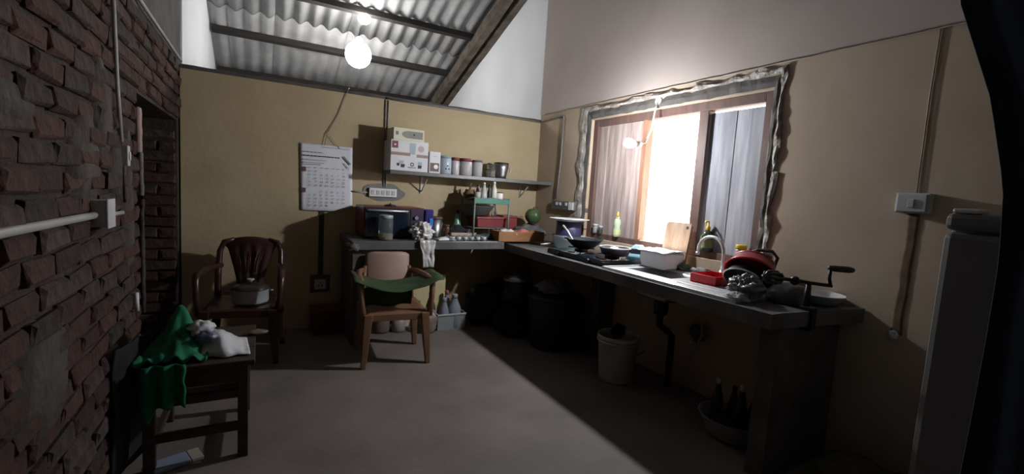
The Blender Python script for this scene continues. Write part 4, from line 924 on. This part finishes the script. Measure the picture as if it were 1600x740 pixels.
# ---------------------------------------------------------------- chairs
def plastic_chair(name, label, loc, rz, m_, mback, style):
    t = thing(name, label, 'chair', loc, rz)
    W, D, SH = .23, .21, .40
    def seat(u, v):
        x = (u - .5) * 2 * (W - .01 + .01 * v); y = -D + 2 * D * v
        return (x, y, SH + .012 - .018 * math.sin(PI * u) * math.sin(PI * v) - .022 * max(0, 1 - v * 5) ** 2)
    MB().sheet(14, 14, seat).build('seat', m_, t, solid=.008)
    mb = MB(); mb.box(-W, W, -D, -D + .012, SH - .055, SH - .002); mb.box(-W, -W + .012, -D, D, SH - .05, SH); mb.box(W - .012, W, -D, D, SH - .05, SH); mb.box(-W, W, D - .012, D, SH - .05, SH)
    mb.build('apron', m_, t, bevel=.004)
    for sx in (-1, 1):
        for sy in (-1, 1):
            x0, y0 = sx * (W - .02), sy * (D - .02); x1, y1 = sx * (W + .01), sy * (D + .015)
            v = []
            for (x, y, z, s_) in ((x0, y0, SH, .032), (x0 + (x1 - x0) * .5, y0 + (y1 - y0) * .5, SH * .5, .026), (x1, y1, 0, .018)):
                v += [(x - s_, y - s_, z), (x + s_, y - s_, z), (x + s_, y + s_, z), (x - s_, y + s_, z)]
            f = [(3, 2, 1, 0), (8, 9, 10, 11)]
            for a_ in (0, 4):
                for k in range(4): f.append((a_ + k, a_ + (k + 1) % 4, a_ + 4 + (k + 1) % 4, a_ + 4 + k))
            MB().add(v, f).build('leg', m_, t, bevel=.006)
    # arms
    for sx in (-1, 1):
        AH = .64
        pts = [(sx * (W + .015), -D + .02, SH - .03), (sx * (W + .03), -D + .01, SH + .10), (sx * (W + .035), -D + .02, AH - .03), (sx * (W + .035), -D + .05, AH), (sx * (W + .03), 0, AH + .005), (sx * (W + .01), D - .02, AH + .005), (sx * (W - .03), D + .05, AH + .01)]
        MB().tube(pts, [.026, .022, .024, .027, .026, .024, .02], 8).build('armrest', m_, t)
    if style == 'panel':
        def bk_(u, v):
            c = 2 * u - 1; x = c * (.165 + .015 * v); z = SH + .03 + .37 * v - .03 * abs(c) ** 6 * v
            return (x, D + .01 + .08 * v - .03 * (1 - c * c), z)
        MB().sheet(18, 14, bk_).build('backrest', mback, t, solid=.012)
        for sx in (-1, 1): MB().tube([(sx * .20, D, SH - .02), (sx * .195, D + .03, SH + .15), (sx * .18, D + .07, SH + .28)], .018, 8).build('back_post', m_, t)
    else:
        for sx in (-1, 1): MB().tube([(sx * .215, D - .01, SH - .02), (sx * .22, D + .03, SH + .2), (sx * .215, D + .07, SH + .36), (sx * .19, D + .085, SH + .43), (sx * .12, D + .09, SH + .452)], [.024, .024, .022, .02, .016], 8).build('back_post', m_, t)
        def sp(u, v):
            c = 2 * u - 1; wv = .075 + .105 * v ** 1.3 + (.02 if v > .9 else 0); x = c * wv
            z = SH + .02 + .41 * v + .045 * (1 - c * c) * v
            groove = .006 * math.cos(c * PI * 4) * (1 if .1 < v < .85 else 0)
            return (x, D + .01 + .085 * v - .02 * (1 - c * c) + groove, z)
        MB().sheet(28, 16, sp).build('backrest', mback, t, solid=.01)
        mb = MB()
        for k in (-2, -1, 0, 1, 2):
            mb.tube([(k * .028, D - .012 + .02, SH + .20), (k * .034, D + .022, SH + .28), (k * .045, D + .042, SH + .36)], .004, 5)
        mb.build('back_ribs', mback, t)
    return t
plastic_chair('plastic_chair', 'tan plastic armchair standing before the back counter', (.93, 3.52, 0), R(-4), tan_p, tan_pk, 'panel')
plastic_chair('plastic_chair', 'dark brown plastic armchair against the back wall holding a pot', (-.09, 3.90, 0), R(-8), brown_p, brown_p, 'fan')
# green cloth over the tan chair arms
def gcl(u, v):
    x = -.32 + .66 * u; y = -.22 + .36 * v
    sag = .085 * (1 - ((x) / .30) ** 2) if abs(x) < .30 else 0
    z = .682 - sag - .01 * v + .008 * n3(u * 5, v * 4, 2)
    if v < .22: z -= (.22 - v) * .12; 
    return (x, y + .02 * n3(u * 4, 1), z)
t = thing('green_cloth', 'dark green cloth slung across the tan chair arms', 'cloth', (.93, 3.50, .0), R(-4))
MB().sheet(26, 14, gcl).build('sling', green_c, t, solid=.004)
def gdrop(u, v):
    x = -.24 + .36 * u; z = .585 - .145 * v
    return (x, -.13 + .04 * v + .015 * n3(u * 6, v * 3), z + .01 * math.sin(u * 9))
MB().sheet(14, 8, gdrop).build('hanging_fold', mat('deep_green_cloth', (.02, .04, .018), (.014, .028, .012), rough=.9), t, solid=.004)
# pot on dark chair
t = thing('cooking_pot', 'aluminium cooking pot with lid on the dark brown chair seat', 'pot', (-.05, 3.87, .413))
MB().lathe([(.10, 0), (.118, .008), (.122, .02), (.122, .105), (.127, .108)], n=32).build('body', alu, t)
ld = MB().lathe([(.13, .108), (.128, .116), (.09, .135), (.03, .148), (.018, .15)], n=32).build('lid', mat('dark_lid', (.12, .12, .12), rough=.3, metal=.7), t)
MB().lathe([(.012, .149), (.010, .16), (.026, .172), (.024, .18)], n=16).build('knob', dull_white, ld)
for s in (-1, 1): MB().tube([(s * .12, -.025, .09), (s * .148, -.02, .092), (s * .148, .02, .092), (s * .12, .025, .09)], .006, 6).build('lug_handle', steel_d, t)
# ---------------------------------------------------------------- stool table
tb = thing('wooden_stool_table', 'dark wooden low table with side rails at the brick wall', 'table', (-.235, 2.70, 0))
TH = .49
for k in range(3): box(-.215, .225, -.30 + k * .20, -.30 + k * .20 + .197, TH - .028, TH).build('top_board', wood_d, tb, bevel=.004)
for sx in (-.185, .175):
    for sy in (-.255, .245): box(sx - .022, sx + .022, sy - .022, sy + .022, 0, TH - .028).build('leg', wood_d, tb, bevel=.003)
for sy in (-.255, .245):
    box(-.163, .153, sy - .012, sy + .012, TH - .11, TH - .028).build('apron', wood_d, tb)
    for z_ in (.135, .30): box(-.163, .153, sy - .012, sy + .012, z_, z_ + .04).build('rail', wood_d, tb)
for sx in (-.185, .175):
    box(sx - .012, sx + .012, -.233, .223, TH - .11, TH - .028).build('apron', wood_d, tb)
    box(sx - .012, sx + .012, -.233, .223, .07, .105).build('rail', wood_d, tb)
# cloths on it
def drape(u, v):  # green cloth : heap on the left of the table falling over the wall side
    x = -.475 + .27 * u; y = 2.43 + .36 * v
    d = math.exp(-((u - .55) / .30) ** 2 - ((v - .55) / .35) ** 2)
    z = TH + .015 + .19 * d * (1 + .35 * n3(u * 5, v * 5, 9)) + .035 * n3(u * 8, v * 7, 4)
    z = max(z, TH + .006)
    return (x, y, z)
t = thing('green_garment', 'bright green garment heaped on the wooden table', 'cloth')
MB().sheet(30, 30, drape).build('heap', green_b, t, solid=.006)
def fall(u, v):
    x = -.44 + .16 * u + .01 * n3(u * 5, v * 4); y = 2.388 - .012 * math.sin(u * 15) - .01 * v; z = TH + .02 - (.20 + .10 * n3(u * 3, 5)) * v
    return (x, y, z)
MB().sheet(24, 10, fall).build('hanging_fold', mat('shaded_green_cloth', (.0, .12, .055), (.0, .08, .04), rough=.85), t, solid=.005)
def wbag(u, v):
    x = -.24 + .21 * u; y = 2.47 + .26 * v
    e = math.sin(PI * min(1, u * 1.15)) * math.sin(PI * v)
    return (x - .02 * v, y + .03 * n3(u * 3, v), TH + .006 + .115 * max(0, e) ** .7 * (1 - .55 * u) + .014 * abs(n3(u * 6, v * 6, 8)))
t = thing('white_plastic_bag', 'white plastic bag with blue print beside the green garment', 'bag')
MB().sheet(22, 22, wbag).build('bag', mat('white_film', (.62, .62, .64), (.52, .52, .55), rough=.4), t, solid=.003)
MB().lump((-.235, 2.56, TH + .125), (.05, .05, .035), 91, .4, 2.5).build('knot', mat('white_film', (0, 0, 0)), t)
MB().lump((-.215, 2.52, TH + .095), (.045, .03, .025), 92, .4, 2.5).build('blue_print', mat('grey_blue_film', (.16, .18, .27), (.12, .14, .22), rough=.4), t)
def blk(u, v):
    x = -.515 + .07 * u + .02 * n3(u * 4, v * 3, 2); y = 2.36 + .28 * u + .04 * n3(v * 3, 3); z = .60 - .56 * v
    return (x - .02 * v * (1 - u), y, z)
tag(MB().sheet(16, 22, blk).build('black_garment', black_c, solid=.01), 'black garment hanging between brick wall and table', 'cloth')
tag(MB().lump((.0, 2.80, TH + .012), (.05, .03, .012), 95, .2, 2).build('wooden_pestle', mat('grey_wood', (.16, .13, .10))), 'small grey wooden block at the table corner', 'block')
t = thing('paper_packet', 'pale blue and white paper packet on the floor under table', 'packet', (-.33, 2.48, .0), R(20))
box(-.09, .05, -.05, .05, .002, .02).build('blue_part', mat('pale_blue_paper', (.24, .27, .36), (.2, .23, .32)), t, bevel=.004); box(.05, .10, -.05, .05, .002, .021).build('cream_part', mat('cream_paper', (.36, .34, .27)), t, bevel=.004)
tag(MB().tube([(XL + .02, 2.80, .75), (XL + .022, 2.80, .66)], .010, 8).build('white_peg', white_p), 'short white peg on brick wall above the green garment', 'peg')

# ---------------------------------------------------------------- fridge and added dark curtain at the right
fr = thing('refrigerator', 'pale cream refrigerator with rounded edge at right wall', 'refrigerator', (2.44, .36, 0))
FH = 1.372
box(-.29, .30, -.29, .29, .04, FH).build('cabinet', fridge_m, fr, bevel=.012)
fd = box(-.345, -.295, -.295, .295, .06, FH - .062).build('door', fridge_m, fr, bevel=.022)
box(-.345, -.295, -.295, .295, FH - .056, FH + .004).build('top_panel', fridge_m, fr, bevel=.018)
box(-.34, -.25, .21, .28, FH + .004, FH + .02).build('hinge_cover', white_p, fr, bevel=.006)
for xx in (-.24, .25):
    for yy in (-.24, .24): MB().lathe([(.02, 0), (.02, .04)], (xx, yy, 0), n=10).build('foot', black_p, fr)
MB().tube([(-.36, -.24, 1.1), (-.375, -.24, 1.0), (-.375, -.24, .8), (-.36, -.24, .7)], .012, 8).build('handle', steel_d, fd)
cu = thing('dark_band_curtain', 'added navy curtain standing in for dark band before refrigerator', 'curtain')  # added sheet, shaped to stand in for the dark band at the right edge
zs = [(2.12, .62), (1.98, .60), (1.7, .505), (1.45, .45), (1.25, .437), (1.0, .437), (.7, .44), (.3, .45), (.05, .46)]
def edge(z):
    for (za, ya), (zb, yb) in zip(zs, zs[1:]):
        if z >= zb: return ya + (yb - ya) * (za - z) / (za - zb)
    return zs[-1][1]
def curt(u, v):
    z = 2.12 - 2.07 * v; y1 = edge(z); y0 = -.45
    y = y1 + (y0 - y1) * u
    return (1.80 + .022 * math.sin(u * 40 + .6 * n3(u * 3, v * 3)) * (.7 + .3 * v), y, z)
MB().sheet(80, 30, curt).build('cloth', navy, cu, solid=.003)
MB().tube([(1.80, -1.6, 2.14), (1.80, .66, 2.14)], .01, 8).build('rod', steel_d, cu)
MB().tube([(1.80, .64, 2.15), (1.80, .64, roof_z(1.5) - .30)], .003, 5).build('hanging_wire', steel_d, cu)
